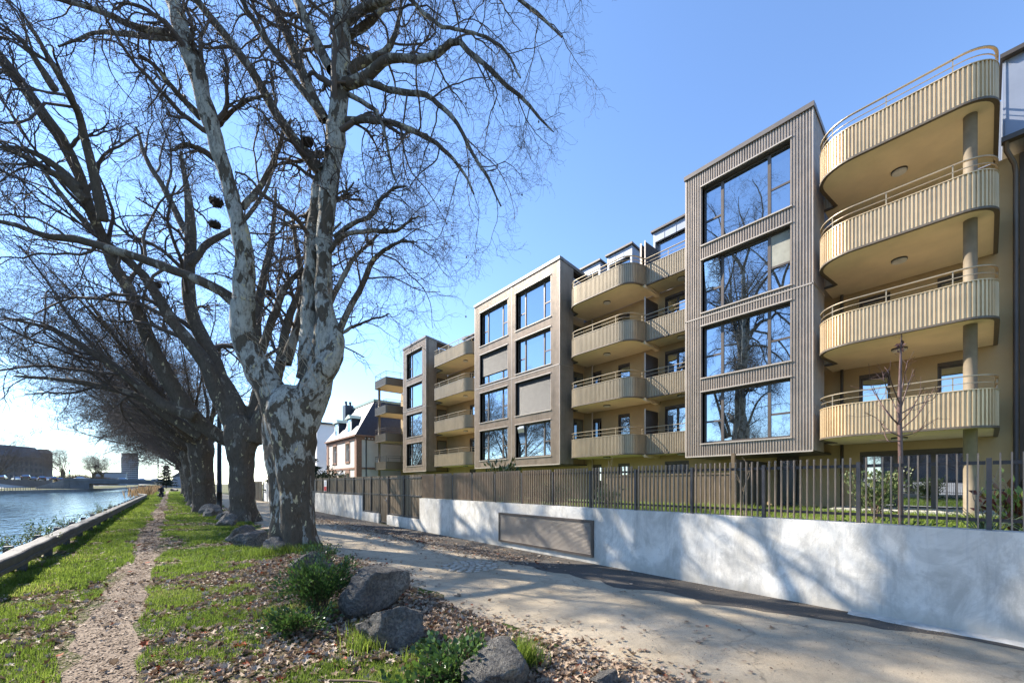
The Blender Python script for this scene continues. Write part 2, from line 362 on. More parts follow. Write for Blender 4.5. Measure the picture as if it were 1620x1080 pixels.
def samp(path, s):
    p = np.array(path, float); d = np.linalg.norm(np.diff(p, axis=0), axis=1); c = np.concatenate(([0], np.cumsum(d)))
    s = np.clip(s, 0, c[-1]); x = np.interp(s, c, p[:, 0]); y = np.interp(s, c, p[:, 1])
    e = .02; x1 = np.interp(np.clip(s+e, 0, c[-1]), c, p[:, 0]); y1 = np.interp(np.clip(s+e, 0, c[-1]), c, p[:, 1])
    x0 = np.interp(np.clip(s-e, 0, c[-1]), c, p[:, 0]); y0 = np.interp(np.clip(s-e, 0, c[-1]), c, p[:, 1])
    t = np.stack((x1-x0, y1-y0), 1); t /= np.linalg.norm(t, axis=1, keepdims=True)+1e-9
    return np.stack((x, y), 1), np.stack((-t[:, 1], t[:, 0]), 1), c[-1]
def plen(path): return float(np.linalg.norm(np.diff(np.array(path, float), axis=0), axis=1).sum())
def corr(mb, path, z0, z1, pitch=.088, depth=.038, base=0.0):
    L = plen(path); n = max(2, round(L/pitch)); p = L/n; s = []; o = []
    for i in range(n):
        for f, d in ((0, 0), (.40, 0), (.52, 1), (.88, 1)): s.append((i+f)*p); o.append(d*depth+base)
    s.append(L); o.append(base); pt, nr, _ = samp(path, np.array(s)); pt = pt+nr*np.array(o)[:, None]
    f0 = z0 if callable(z0) else (lambda x, y: z0); f1 = z1 if callable(z1) else (lambda x, y: z1)
    b = len(mb.v)
    for x, y in pt: mb.v.append((x, y, f0(x, y))); mb.v.append((x, y, f1(x, y)))
    for i in range(len(pt)-1):
        k = b+2*i; mb.f.append([k, k+2, k+3, k+1]); mb.m.append(mb.mi); mb.sm.append(False)
def ribbon(mb, path, o0, o1, z0, z1, step=.12):
    L = plen(path); n = max(1, int(L/step)); pt, nr, _ = samp(path, np.linspace(0, L, n+1)); b = len(mb.v)
    f0 = z0 if callable(z0) else (lambda x, y: z0); f1 = z1 if callable(z1) else (lambda x, y: z1)
    for p, q in zip(pt, nr):
        a = p+q*o0; c = p+q*o1
        mb.v += [(a[0], a[1], f0(*a)), (c[0], c[1], f0(*c)), (c[0], c[1], f1(*c)), (a[0], a[1], f1(*a))]
    for i in range(n):
        k = b+4*i
        for u in range(4):
            v = (u+1) % 4; mb.f.append([k+u, k+v, k+4+v, k+4+u]); mb.m.append(mb.mi); mb.sm.append(False)
    for k in (b, b+4*n): mb.f.append([k, k+1, k+2, k+3]); mb.m.append(mb.mi); mb.sm.append(False)
def wall_open(mb, x0, x1, y0, y1, z0, z1, ops):
    ys = sorted({y0, y1, *[o[0] for o in ops], *[o[1] for o in ops]}); ys = [y for y in ys if y0 <= y <= y1]
    for a, b in zip(ys, ys[1:]):
        m = (a+b)/2; cut = sorted((o[2], o[3]) for o in ops if o[0] < m < o[1]); z = z0
        for c, d in cut:
            if c > z: mb.box(x0, x1, a, b, z, c)
            z = max(z, d)
        if z < z1: mb.box(x0, x1, a, b, z, z1)

# ------------------------------------------------------------------ setting: ground, canal, road
WX = 6.65                                        # road-side face of the garden wall
mb = MB()
S = 3000
EB = [(-2.75, -S), (S, -S), (S, S), (-1.5, S), (-2.0, 250), (-2.6, 90), (-2.75, 60)]     # this bank
mb.face([(x, y, 0) for x, y in EB])
WB = [(-3000, -S), (-120, -S), (-80, -40), (-72, 0), (-36.6, 179), (-28, 222), (-16, 262), (-14, S), (-3000, S)]
mb.face([(x, y, -.3) for x, y in [(-120, -S), (-80, -40), (-72, 0), (-36.6, 179), (-28, 222), (-24, 240), (-20, 262), (-14, S), (-40, S), (-60, 300), (-62, 240), (-66, 190), (-92, 0), (-140, -S)]])
tag(mb.build('ground', [M['ground']]), kind='structure')
mb = MB()                                        # the far bank climbs to the road that feeds the bridge
e0 = [(-140, -S), (-92, 0), (-66, 190), (-62, 240), (-60, 300), (-40, S)]
e1 = [(-200, -S), (-118, 0), (-78, 190), (-70, 240), (-72, 300), (-60, S)]
for i in range(5):
    mb.face([(*e0[i], -.3), (*e0[i+1], -.3), (*e1[i+1], 2.9), (*e1[i], 2.9)])
mb.face([(x, y, 2.9) for x, y in e1]+[(-3000, S, 2.9), (-3000, -S, 2.9)])
tag(mb.build('quay_road', [M['farroad']]), kind='structure')
mb = MB()                                        # canal edges: grassy slope on this side, stone quay opposite
for (xa, ya), (xb, yb) in zip([(-2.75, -S), (-2.75, 60), (-2.6, 90), (-2.0, 250)], [(-2.75, 60), (-2.6, 90), (-2.0, 250), (-1.5, S)]):
    mb.face([(xa, ya, 0), (xb, yb, 0), (xb-1.3, yb, -1.45), (xa-1.3, ya, -1.45)])
tag(mb.build('bank_slope', [M['ground']]), kind='structure')
mb = MB()
q = [(-120, -S), (-80, -40), (-72, 0), (-36.6, 179), (-28, 222), (-24, 240), (-20, 262), (-14, S)]
for a, b in zip(q, q[1:]): mb.face([(*a, -1.5), (*b, -1.5), (*b, -.3), (*a, -.3)])
tag(mb.build('quay_edge', [M['quay']]), kind='structure')
mb = MB(); mb.face([(-600, -S, -1.2), (-1.0, -S, -1.2), (-.8, S, -1.2), (-600, S, -1.2)])
tag(mb.build('canal_water', [M['water']]), kind='structure')
def strip(name, left, right, mat, z, y0=-30, y1=120, step=.22, amp=.1, s=.6, seed=1):
    """ragged strip lying along the bank; left/right give X as a function of Y"""
    ys = np.concatenate((np.arange(y0, 30, step), np.arange(30, y1, 2.0), [y1]))
    l = np.array([left(y) for y in ys])+(vnoise(ys, ys*0, s, seed)-.5)*2*amp+(vnoise(ys, ys*0, s*.3, seed+5)-.5)*amp
    r = np.array([right(y) for y in ys])+(vnoise(ys, ys*0, s, seed+1)-.5)*2*amp*(0 if name == 'road' or name == 'asphalt_strip' else 1)
    nx = 5; V = []; Q = []
    for i in range(len(ys)):
        for k in range(nx): V.append((l[i]+(r[i]-l[i])*k/(nx-1), ys[i], z))
    for i in range(len(ys)-1):
        for k in range(nx-1): a = i*nx+k; Q.append((a, a+1, a+nx+1, a+nx))
    return tag(np_mesh(name, V, Q, mats=mat), kind='structure')
strip('path', lambda y: -.70, lambda y: -.26, M['path'], .004, seed=3, amp=.10, s=.5)
strip('road', lambda y: 2.75+.25*math.sin(y*.35), lambda y: WX, M['road'], .004, amp=.18, s=1.1, seed=8)
strip('asphalt_strip', lambda y: min(WX-.02, 5.42+max(0, 4-y)*.235), lambda y: WX, M['asphalt'], .008, y0=-1.0, y1=30, amp=.15, s=.42, seed=12)
mb = MB(); ye = np.arange(-6, 1.15, .07); xe = WX-.06-.09*vnoise(ye, ye*0, .5, 61)-.05*vnoise(ye, ye*0, .15, 62)      # crumbled edge of the footing
for i in range(len(ye)-1): mb.hexa([(xe[i], ye[i], 0), (WX-.003, ye[i], 0), (WX-.003, ye[i+1], 0), (xe[i+1], ye[i+1], 0), (xe[i]+.02, ye[i], .018), (WX-.003, ye[i], .034), (WX-.003, ye[i+1], .034), (xe[i+1]+.02, ye[i+1], .018)])
fo = tag(mb.build('kerb_strip', [M['footing']]), kind='structure')

# ------------------------------------------------------------------ garden wall, fences, gate
gw = thing('garden_wall', (WX+.1, 8, 0), 'long low grey cement-rendered wall between the path and the apartment garden', 'wall')
mb = MB(); WT = 1.15
mb.box(WX, WX+.22, -12, 12.85, -.2, WT); mb.box(WX, WX+.22, 12.85, 15.65, -.2, .40); mb.box(WX, WX+.22, 16.5, 18.4, -.2, .40); mb.box(WX, WX+.22, 18.4, 30, -.2, 1.12)
mb.build('wall_body', [M['wall']], gw)
mb = MB(); gy0, gy1, gz0, gz1 = 5.23, 8.34, .14, .90
for a in (gz0, gz1-.05): mb.box(WX-.05, WX-.002, gy0, gy1, a, a+.05)
for a in (gy0, gy1-.05): mb.box(WX-.05, WX-.002, a, a+.05, gz0+.05, gz1-.05)
vg = mb.build('vent_grille', [M['frame']], gw); vg['label'] = 'wide bronze ventilation grille'
mb = MB()
nsl = 24
for i in range(nsl):
    z = gz0+.05+(gz1-gz0-.1)*(i+.5)/nsl; mb.hexa([(WX-.038, gy0+.05, z-.012), (WX-.012, gy0+.05, z+.004), (WX-.012, gy1-.05, z+.004), (WX-.038, gy1-.05, z-.012), (WX-.038, gy0+.05, z-.006), (WX-.012, gy0+.05, z+.010), (WX-.012, gy1-.05, z+.010), (WX-.038, gy1-.05, z-.006)])
mb.mat(1).box(WX-.010, WX-.003, gy0+.05, gy1-.05, gz0+.05, gz1-.05)
mb.build('grille_slats', [M['trim'], M['fence_d']], vg)
FX = WX+.10
fn = thing('picket_fence', (FX, 5, WT), 'tall bronze metal picket fence standing on the grey garden wall', 'fence')
PITCH, BAY = .0775, 1.085
y = -.016-2*BAY; bays = []
while y < 12.8:
    bays.append((y, min(y+BAY, 12.85))); y += BAY
for i, (a, b) in enumerate(bays):
    mb = MB(); n = int(round((b-a)/PITCH))
    for k in range(1, n):
        yy = a+(b-a)*k/n; mb.box(FX-.030, FX+.018, yy-.0065, yy+.0065, WT+.012, 1.985)
    mb.mat(1); mb.box(FX+.02, FX+.045, a+.025, b-.025, 1.86, 1.90); mb.box(FX+.02, FX+.045, a+.025, b-.025, WT+.09, WT+.125)
    mb.build('picket_panel', [M['fence'], M['fence_d']], fn)
    mb = MB(); mb.box(FX-.02, FX+.045, a-.02, a+.02, WT, 1.93); mb.build('post', [M['fence_d']], fn)
bf = thing('board_fence', (FX, 21, 1), 'close-boarded dark bronze fence over the far end of the grey wall', 'fence')
def boards(mb, a, b, z0, z1, x=FX, p=.11):
    n = max(1, int((b-a)/p))
    for k in range(n):
        y0 = a+(b-a)*k/n; mb.box(x-.012-.006*(k % 2), x+.02, y0+.004, a+(b-a)*(k+1)/n-.004, z0, z1)
def board_bay(par, a, b, z0, z1, rails=True):
    mb = MB(); boards(mb, a, b, z0, z1)
    if rails:
        for z in (z0+.05, 1.22, z1-.1):
            if z0 < z < z1: mb.mat(1).box(FX-.045, FX-.019, a, b, z-.02, z+.02); 
    mb.build('board_panel', [M['boards'], M['fence_d']], par)
ys = [18.4+1.3*i for i in range(9)]
for a, b in zip(ys, ys[1:]):
    board_bay(bf, a, b-.05, 1.125, 1.98)
    mb = MB(); mb.box(FX-.06, FX+.05, b-.05, b, 1.125, 1.96); mb.build('post', [M['fence_d']], bf)
for a, b in ((12.85, 14.2), (14.25, 15.6), (16.55, 17.45), (17.5, 18.35)):
    board_bay(bf, a, b, .405, 1.98); mb = MB(); mb.box(FX-.06, FX+.05, b, b+.05, .405, 1.96); mb.build('post', [M['fence_d']], bf)
gt = thing('garden_gate', (FX, 16.1, 0), 'narrow dark bronze boarded gate set between two stubs of grey wall', 'gate')
board_bay(gt, 15.66, 16.49, .03, 1.97)
mb = MB(); mb.box(FX-.09, FX-.046, 15.78, 15.90, .98, 1.0); mb.box(FX-.06, FX-.046, 15.76, 15.82, .92, 1.10); mb.build('handle', [M['steel']], gt)
sg = thing('notice_sign', (FX-.07, 24.2, 1.55), 'small white and red notice fixed to the boarded fence beside the big tree', 'sign')
mb = MB(); mb.box(FX-.075, FX-.065, 23.95, 24.45, 1.24, 1.86); mb.build('sign_board', [M['white']], sg)
redm = plain('red_print', (.62, .05, .04), .6); bluem = plain('blue_print', (.10, .16, .35), .6)
mb = MB(); mb.box(FX-.080, FX-.0755, 23.96, 24.44, 1.26, 1.50); mb.build('red_band', [redm], sg)
mb = MB()
for z in (1.60, 1.66, 1.72): mb.box(FX-.080, FX-.0755, 24.08, 24.34, z, z+.025)
mb.build('print_lines', [bluem], sg)
# garden behind the wall
mb = MB(); GZ = .78
mb.face([(WX+.22, -12, GZ), (19, -12, GZ), (19, 45, GZ), (WX+.22, 45, GZ)]); mb.face([(WX+.22, -12, 0), (WX+.22, 45, 0), (WX+.22, 45, GZ), (WX+.22, -12, GZ)])
tag(mb.build('garden_lawn', [M['lawn']]), kind='structure')
mb = MB(); mb.box(16.8, 18.97, -9, 3.4, GZ+.004, GZ+.06); tag(mb.build('terrace_paving', [M['footing']]), kind='structure')

# ------------------------------------------------------------------ the apartment building
AB = thing('apartment_building', (22, 12, 0), 'four-storey bronze-clad apartment building with corrugated bays and rounded balconies', 'building')
FW = 19.0                                        # main rendered wall
ZS = [3.09+2.75*k for k in range(4)]             # undersides of the balcony slabs
ZW = [(3.27, 5.33), (5.90, 7.97), (8.52, 10.63), (11.23, 13.58)]   # bay window openings
ZJ, ZB, ZT = 8.34, 2.78, 14.2
def pane(parent, x, y0, y1, z0, z1, name='pane'):
    t = [random.uniform(-.0035, .0035) for _ in range(3)]; t.append(t[0]+t[2]-t[1])    # every pane sits very slightly out of true
    mb = MB(); mb.hexa([(x+t[0], y0, z0), (x+.02, y0, z0), (x+.02, y1, z0), (x+t[1], y1, z0), (x+t[3], y0, z1), (x+.02, y0, z1), (x+.02, y1, z1), (x+t[2], y1, z1)]); return mb.build(name, [M['glass']], parent)
def bay_window(y0, y1, z0, z1, xf, lay='full', blind=None, tilt=False):
    """window set back in the corrugated bay; y1 is its left side seen from the path"""
    mb = MB(); x = xf+.20
    # reveals
    mb.box(xf-.02, xf+.26, y0-.03, y0, z0, z1); mb.box(xf-.02, xf+.26, y1, y1+.03, z0, z1); mb.box(xf-.02, xf+.26, y0, y1, z1-.03, z1); mb.box(xf+.03, xf+.26, y0, y1, z0, z0+.02)
    fw = .06; ys = [y1-.234*(y1-y0), y1-.77*(y1-y0)]
    cells = []; a, b, c, d = y0, y1, z0+.02, z1-.03
    mb.box(x-.03, x+.05, a, a+fw, c, d); mb.box(x-.03, x+.05, b-fw, b, c, d); mb.box(x-.03, x+.05, a+fw, b-fw, c, c+fw); mb.box(x-.03, x+.05, a+fw, b-fw, d-fw, d)
    A, B, C, D = a+fw, b-fw, c+fw, d-fw
    zt = C+(D-C)*.42
    m0 = ys[0]; mb.box(x-.04, x+.05, m0-.05, m0+.05, C, D); mb.box(x-.03, x+.045, m0+.05, B, zt-.035, zt+.035)
    cells += [(m0+.05, B, C, zt-.035), (m0+.05, B, zt+.035, D)]
    if lay == 'full':
        m1 = ys[1]; mb.box(x-.04, x+.05, m1-.05, m1+.05, C, D); mb.box(x-.03, x+.045, A, m1-.05, zt-.035, zt+.035)
        cells += [(m1+.05, m0-.05, C, D), (A, m1-.05, C, zt-.035), (A, m1-.05, zt+.035, D)]
    else: cells.append((A, m0-.05, C, D))
    w_ = mb.build('window', [M['frame']], AB)
    for i, (p, q, r, s_) in enumerate(cells):
        o = pane(w_, x, p-.004, q+.004, r-.004, s_+.004)
    if blind == 'upper':
        mb = MB(); p, q, r, s_ = cells[-1]; mb.box(x-.022, x-.002, p, q, r, s_); mb.build('blind', [M['blind']], w_); w_['label'] = 'window with one drawn blind'
    if blind in ('part', 'full'):
        zb = z0+.03 if blind == 'full' else z0+.62; mb = MB(); n = int((z1-.04-zb)/.055)
        for k in range(n):
            z = zb+k*(z1-.04-zb)/n; mb.hexa([(x-.11, y0+.02, z), (x-.06, y0+.02, z), (x-.06, y1-.02, z), (x-.11, y1-.02, z), (x-.085, y0+.02, z+.05), (x-.055, y0+.02, z+.05), (x-.055, y1-.02, z+.05), (x-.085, y1-.02, z+.05)])
        mb.build('shutter', [M['shutter']], w_); w_['label'] = 'window with lowered shutter' if blind == 'full' else 'window with shutter half down'
    if tilt:
        mb = MB(); p, q, r, s_ = cells[1]
        mb.hexa([(x-.02, p, r), (x, p, r), (x, q, r), (x-.02, q, r), (x-.16, p, s_), (x-.14, p, s_), (x-.14, q, s_), (x-.16, q, s_)]); mb.build('tilted_sash', [M['glass']], w_)
    mb = MB(); mb.box(xf-.085, xf+.02, y0-.06, y1+.06, z0-.045, z0)
    mb_ = MB(); mb_.box(xf-.075, xf+.02, y0-.06, y1+.06, z1, z1+.045); mb_.build('lintel', [M['trim']], w_)
    mb.build('sill', [M['trim']], w_)
    return w_
def bay(xf, y0, y1, cols, opts={}, back=FW, lay='full'):
    """projecting box clad in corrugated sheet, cols = window columns (ya, yb)"""
    slope = lambda x, yy=0: ZT-.137*(x-xf)
    mb = MB(); cols = sorted(cols)
    edges = [y0]+[v for c in cols for v in c]+[y1]
    zj = [(ZB, ZJ-.012), (ZJ+.012, ZT)]
    def panel(a, b, z0, z1):
        mb.mat(1).box(xf+.012, xf+.30, a, b, z0, z1)
        for u, v in zj:
            p, q = max(z0, u), min(z1, v)
            if q-p > .03: mb.mat(0); corr(mb, [(xf, a), (xf, b)], p, q)
    for i in range(0, len(edges), 2): panel(edges[i], edges[i+1], ZB, ZT)
    for a, b in cols:
        z = ZB
        for u, v in ZW: panel(a, b, z, u); z = v
        panel(a, b, z, ZT)
    mb.mat(0)
    xs = 17.75                                   # corrugated part of the flank, then a plain recessed part
    for yy, sgn in ((y0, 1), (y1, -1)):
        for u, v in zj:
            top = slope if v == ZT else v
            path = [(xs, yy), (xf, yy)] if sgn > 0 else [(xf, yy), (xs, yy)]
            mb.mat(0); corr(mb, path, u, top)
        mb.mat(1).prism([(xf+.05, yy+sgn*.012), (xs, yy+sgn*.012), (xs, yy+sgn*.25), (xf+.05, yy+sgn*.25)], ZB, lambda x, y_: slope(x)-.02)
        mb.mat(2)
        wall_open(mb, xs+.01, back, yy+sgn*.26, yy+sgn*.30, ZB, 13.6, [(0, 0, 0, 0)])
    mb.mat(1).box(xf+.01, back, y0+.02, y1-.02, ZB-.04, ZB+.02)       # soffit
    mb.prism([(xf+.02, y0+.02), (back+3, y0+.02), (back+3, y1-.02), (xf+.02, y1-.02)], lambda x, y_: slope(x)-.08, lambda x, y_: slope(x)+.02)
    cl = mb.build('bay_cladding', [M['clad'], M['clad_dark'], M['stucco']], AB)
    mb = MB(); mb.box(xf-.09, xf+.22, y0-.07, y1+.07, ZT-.005, ZT+.16)
    for yy in (y0-.07, y1-.15):
        mb.hexa([(xf+.22, yy, slope(xf+.22)-.005), (back+2.5, yy, slope(back+2.5)-.005), (back+2.5, yy+.22, slope(back+2.5)-.005), (xf+.22, yy+.22, slope(xf+.22)-.005),
                 (xf+.22, yy, slope(xf+.22)+.17), (back+2.5, yy, slope(back+2.5)+.17), (back+2.5, yy+.22, slope(back+2.5)+.17), (xf+.22, yy+.22, slope(xf+.22)+.17)])
    mb.build('coping', [M['coping']], cl)
    mb = MB(); mb.box(xf-.05, xf+.01, y0-.03, y1+.03, ZJ-.02, ZJ+.02); mb.box(xf-.05, xf+.05, y0-.03, y1+.03, ZB-.05, ZB+.0)
    for yy in (y0-.045, y1+.005): mb.box(xf-.05, xs, yy, yy+.04, ZJ-.02, ZJ+.02)
    for i in range(2, len(edges)-2, 2): m = (edges[i]+edges[i+1])/2; mb.box(xf-.045, xf+.01, m-.02, m+.02, ZB, ZT-.01)
    for yy in (y0-.036, y1+.0): mb.box(xf-.036, xf-.001, yy, yy+.036, ZB, ZT-.01)
    mb.build('flashing', [M['trim']], cl)
    for ci, (a, b) in enumerate(cols):
        for k, (u, v) in enumerate(ZW): bay_window(a, b, u, v, xf, lay, *opts.get((ci, k), ()))
    # flank doors opening on the balconies
    for k in range(4):
        z = ZS[k]+.26
        mb = MB(); yy = y0+.235; mb.box(xs+.2, xs+1.15, yy, yy+.02, z, z+2.15); w_ = mb.build('balcony_door', [M['door']], AB)
        mb = MB(); mb.box(xs+.28, xs+1.07, yy-.012, yy+.0, z+.08, z+2.07); mb.build('pane', [M['glass']], w_)
    return cl
XA, XB, XC = 16.35, 16.6, 16.73
yA0, yA1 = Yat(1285, XA), Yat(1086, XA)
wa = (Yat(1250.5, XA), Yat(1111, XA))
bay(XA, yA0, yA1, [wa], {(0, 2): ('upper', True)})
yB0, yB1 = Yat(885.5, XB), Yat(752, XB)
bay(XB, yB0, yB1, [(Yat(871.7, XB), Yat(816.4, XB)), (Yat(803.5, XB), Yat(760, XB))], {(0, 1): ('full',), (1, 2): ('part',), (0, 0): (None, True)})
yC0, yC1 = Yat(674, XC), Yat(638.5, XC)
bay(XC, yC0, yC1, [(Yat(668.2, XC), Yat(644, XC))], {}, lay='two')

def lamp(par, x, y, z):
    mb = MB(); mb.mat(1).cyl(x, y, z-.05, z, .19, 20); mb.mat(0).cyl(x, y, z-.085, z-.05, .165, 20, .18); mb.build('ceiling_lamp', [M['lamp'], M['lamp_rim']], par)
def balcony(outline, back, zb, H=.94, lamps=(), mat='bal', rail='rail'):
    path = roundpoly(outline); slab = MB()
    pt, nr, L = samp(path, np.linspace(0, plen(path), 60)); inn = [tuple(p-n*.045) for p, n in zip(pt, nr)]
    slab.prism(inn+list(back), zb, zb+.22); b = slab.build('balcony', [M['slab']], AB)
    mb = MB(); ribbon(mb, path, -.045, .05, zb-.025, zb+.03); mb.build('edge_trim', [M['slab_edge']], b)
    mb = MB(); corr(mb, path, zb+.03, zb+H, .084, .034); ribbon(mb, path, -.012, .045, zb+H, zb+H+.022); mb.build('parapet', [M[mat]], b)
    mb = MB(); ribbon(mb, path, -.03, .03, zb+1.29, zb+1.315); ribbon(mb, path, -.012, .012, zb+1.115, zb+1.13)
    n = max(2, int(L/1.25)); pp, nn, _ = samp(path, np.linspace(.12, L-.06, n+1))
    for p in pp: mb.box(p[0]-.012, p[0]+.012, p[1]-.012, p[1]+.012, zb+H, zb+1.29)
    mb.build('handrail', [M[rail]], b)
    for x, y in lamps: lamp(b, x, y, zb)
    return b
def column(x, y, z0, z1, r=.13):
    mb = MB(); mb.cyl(x, y, z0, z1, r, 24); return mb.build('column', [M['column']], AB)
# N: the stack nearest the camera
YN0 = -.17
for k, z in enumerate(ZS):
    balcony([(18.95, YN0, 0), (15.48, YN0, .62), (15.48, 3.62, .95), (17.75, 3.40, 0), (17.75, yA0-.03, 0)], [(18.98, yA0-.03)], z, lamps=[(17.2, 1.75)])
for z0, z1 in [(GZ, ZS[0])]+[(ZS[k]+.22, ZS[k+1]) for k in range(3)]: column(16.08, Yat(1535, 16.08), z0, z1)
# M: between the two large bays
for k, z in enumerate(ZS):
    ym = yA1+.03
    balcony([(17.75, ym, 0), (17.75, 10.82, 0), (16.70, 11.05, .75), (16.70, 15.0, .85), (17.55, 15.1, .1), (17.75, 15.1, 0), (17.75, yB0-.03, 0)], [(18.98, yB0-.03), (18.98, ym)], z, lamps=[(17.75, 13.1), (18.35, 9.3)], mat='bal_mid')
    # downstand rib and privacy screen
    mb = MB(); mb.hexa([(17.6, 10.75, z-.16), (18.99, 10.75, z-.16), (18.99, 11.0, z-.16), (17.6, 11.0, z-.001), (17.6, 10.75, z), (18.99, 10.75, z), (18.99, 11.0, z), (17.6, 11.0, z)]); mb.build('soffit_rib', [M['slab']], AB)
    mb = MB(); mb.box(17.80, 18.95, 10.84, 10.88, z+.24, z+2.2); mb.mat(1).box(17.77, 17.80, 10.83, 10.89, z+.24, z+2.25); mb.build('privacy_screen', [M['clad_dark'], M['trim']], AB)
# D: between the second and third bays
for k, z in enumerate(ZS):
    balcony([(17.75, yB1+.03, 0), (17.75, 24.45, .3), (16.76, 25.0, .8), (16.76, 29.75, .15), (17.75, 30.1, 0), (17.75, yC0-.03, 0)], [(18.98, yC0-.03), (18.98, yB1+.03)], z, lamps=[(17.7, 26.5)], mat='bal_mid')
# E: open-ended stack at the far gable
for k, z in enumerate(ZS):
    b = balcony([(18.95, 37.5, 0), (16.0, 37.8, .12), (16.0, 40.7, .2), (18.95, 40.7, 0)], [], z-.0, H=.72, mat='bal_shaded', rail='frame')  # parapet and rail coloured darker for the side turned from the sun
    column(16.25, 40.1, GZ if k == 0 else ZS[k-1]+.22, z, .12)

# rendered main wall with its windows
ops = []
def wopen(pxa, pxb, zf, h=2.15): ops.append((Yat(pxb, FW), Yat(pxa, FW), zf, zf+h))
ops.append((Yat(1545, FW), Yat(1360, FW), GZ+.06, 2.80))            # ground-floor sliding doors
for k in range(4): wopen(1359, 1408.4, ZS[k]+.25, 2.22); wopen(1483, 1545, ZS[k]+.25, 2.22)
for k in range(-1, 4):
    zf = ZS[k]+.25 if k >= 0 else GZ
    wopen(937, 951.6, zf, 2.12 if k >= 0 else 2.0); wopen(977.9, 996.4, zf, 2.15 if k >= 0 else 2.0); wopen(1051.7, 1090, zf, 2.2 if k >= 0 else 2.0)
    wopen(743, 752.5, zf, 2.1)
wopen(1229, 1264, GZ, 2.0)
mb = MB(); ops_hi = [o for o in ops if o[2] < 13]
wall_open(mb, FW, FW+.35, -.62, 41.0, 0, 11.34, [o for o in ops if o[3] < 11.4])
mb.box(FW+.35, 31, -.6, 40.9, 0, 11.3)
mb.build('main_wall', [M['stucco']], AB)
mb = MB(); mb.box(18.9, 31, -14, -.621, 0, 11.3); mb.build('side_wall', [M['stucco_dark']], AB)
for (a, b, c, d) in ops:
    if d > 11.4: continue
    mb = MB(); x = FW+.12; n = 1 if b-a < 1.2 else (2 if b-a < 2.2 else 3); f = .055
    mb.box(FW+.02, FW+.30, a-.0, a+.03, c, d); mb.box(FW+.02, FW+.30, b-.03, b, c, d); mb.box(FW+.02, FW+.30, a+.03, b-.03, d-.12, d)
    w_ = None; pn = []
    A, B = a+.03, b-.03
    for i in range(n):
        p, q = A+(B-A)*i/n, A+(B-A)*(i+1)/n
        mb.box(x, x+.07, p, p+f, c, d-.12); mb.box(x, x+.07, q-f, q, c, d-.12); mb.box(x, x+.07, p+f, q-f, c, c+f); mb.box(x, x+.07, p+f, q-f, d-.12-f, d-.12); pn.append((p+f, q-f))
    w_ = mb.build('french_window' if n < 3 else 'sliding_door', [M['door']], AB)
    for p, q in pn: pane(w_, x+.03, p-.003, q+.003, c+f-.003, d-.12-f+.003)
# setback top floor with zinc dormers
mb = MB(); mb.prism([(20.3, -14), (31, -14), (31, 40.5), (20.3, 40.5)], 11.3, lambda x, y: 13.9+.10*(x-20.3)); mb.build('roof_storey', [M['zinc']], AB)
def dormer(xf, y0, y1, zt, zb=11.5):
    mb = MB(); sl = lambda x: zt-.13*(x-xf)
    for a, b in ((y0, y0+.12), (y1-.12, y1)): mb.prism([(xf, a), (xf+3, a), (xf+3, b), (xf, b)], zb, lambda x, y: sl(x)-.1)
    mb.box(xf, xf+.15, y0+.12, y1-.12, zt-.62, zt-.12); mb.box(xf+.25, xf+.4, y0+.12, y1-.12, zb, zt-.62)
    n = max(1, int((y1-y0)/.55))
    for i in range(1, n): yy = y0+(y1-y0)*i/n; mb.box(xf-.014, xf, yy-.012, yy+.012, zt-.62, zt-.12)
    d = mb.build('dormer', [M['zinc']], AB)
    mb = MB(); mb.hexa([(xf-.12, y0-.08, zt-.1), (xf+3, y0-.08, sl(xf+3)-.1), (xf+3, y1+.08, sl(xf+3)-.1), (xf-.12, y1+.08, zt-.1), (xf-.12, y0-.08, zt), (xf+3, y0-.08, sl(xf+3)), (xf+3, y1+.08, sl(xf+3)), (xf-.12, y1+.08, zt)]); mb.build('dormer_roof', [M['clad_dark']], d)
    pane(d, xf+.22, y0+.3, y1-.3, zb+.3, zt-.68)
    return d
dormer(19.5, Yat(1000, 19.5), Yat(961, 19.5), 15.0); dormer(19.5, Yat(949.5, 19.5), Yat(919.7, 19.5), 15.0); dormer(19.5, 8.9, Yat(1033.3, 19.5), 15.0)
dormer(19.5, 24.6, Yat(733, 19.5), 14.3); dormer(19.5, 27.2, 29.0, 14.0); dormer(18.9, 36.4, 38.2, 13.6)
mb = MB(); mb.box(17.9, 19.4, 11.12, 11.17, 11.57, 13.55); mb.mat(1).box(17.86, 17.9, 11.10, 11.19, 11.57, 13.6); mb.build('privacy_screen', [M['clad_dark'], M['trim']], AB)
# zinc mansard at the right-hand end, gutter and downpipe
mb = MB(); y9 = -.30; xs_ = 18.35
mb.hexa([(xs_, -14, 11.55), (20.2, -14, 11.55), (20.2, y9, 11.55), (xs_, y9, 11.55), (xs_+.25, -14, 14.0), (20.2, -14, 14.0), (20.2, y9, 14.0), (xs_+.25, y9, 14.0)])
for i in range(9):
    yy = y9-.04-i*.55; mb.hexa([(xs_-.03, yy-.02, 11.62), (xs_+.02, yy-.02, 11.62), (xs_+.02, yy, 11.62), (xs_-.03, yy, 11.62), (xs_+.22, yy-.02, 13.98), (xs_+.27, yy-.02, 13.98), (xs_+.27, yy, 13.98), (xs_+.22, yy, 13.98)])
mn_ = mb.build('mansard', [M['zinc']], AB)
mb = MB(); mb.box(xs_+.05, 20.4, -14, y9+.05, 14.0, 14.12); mb.box(xs_-.2, xs_+.02, -14, y9+.03, 11.42, 11.56); mb.build('gutter', [M['clad_dark']], mn_)
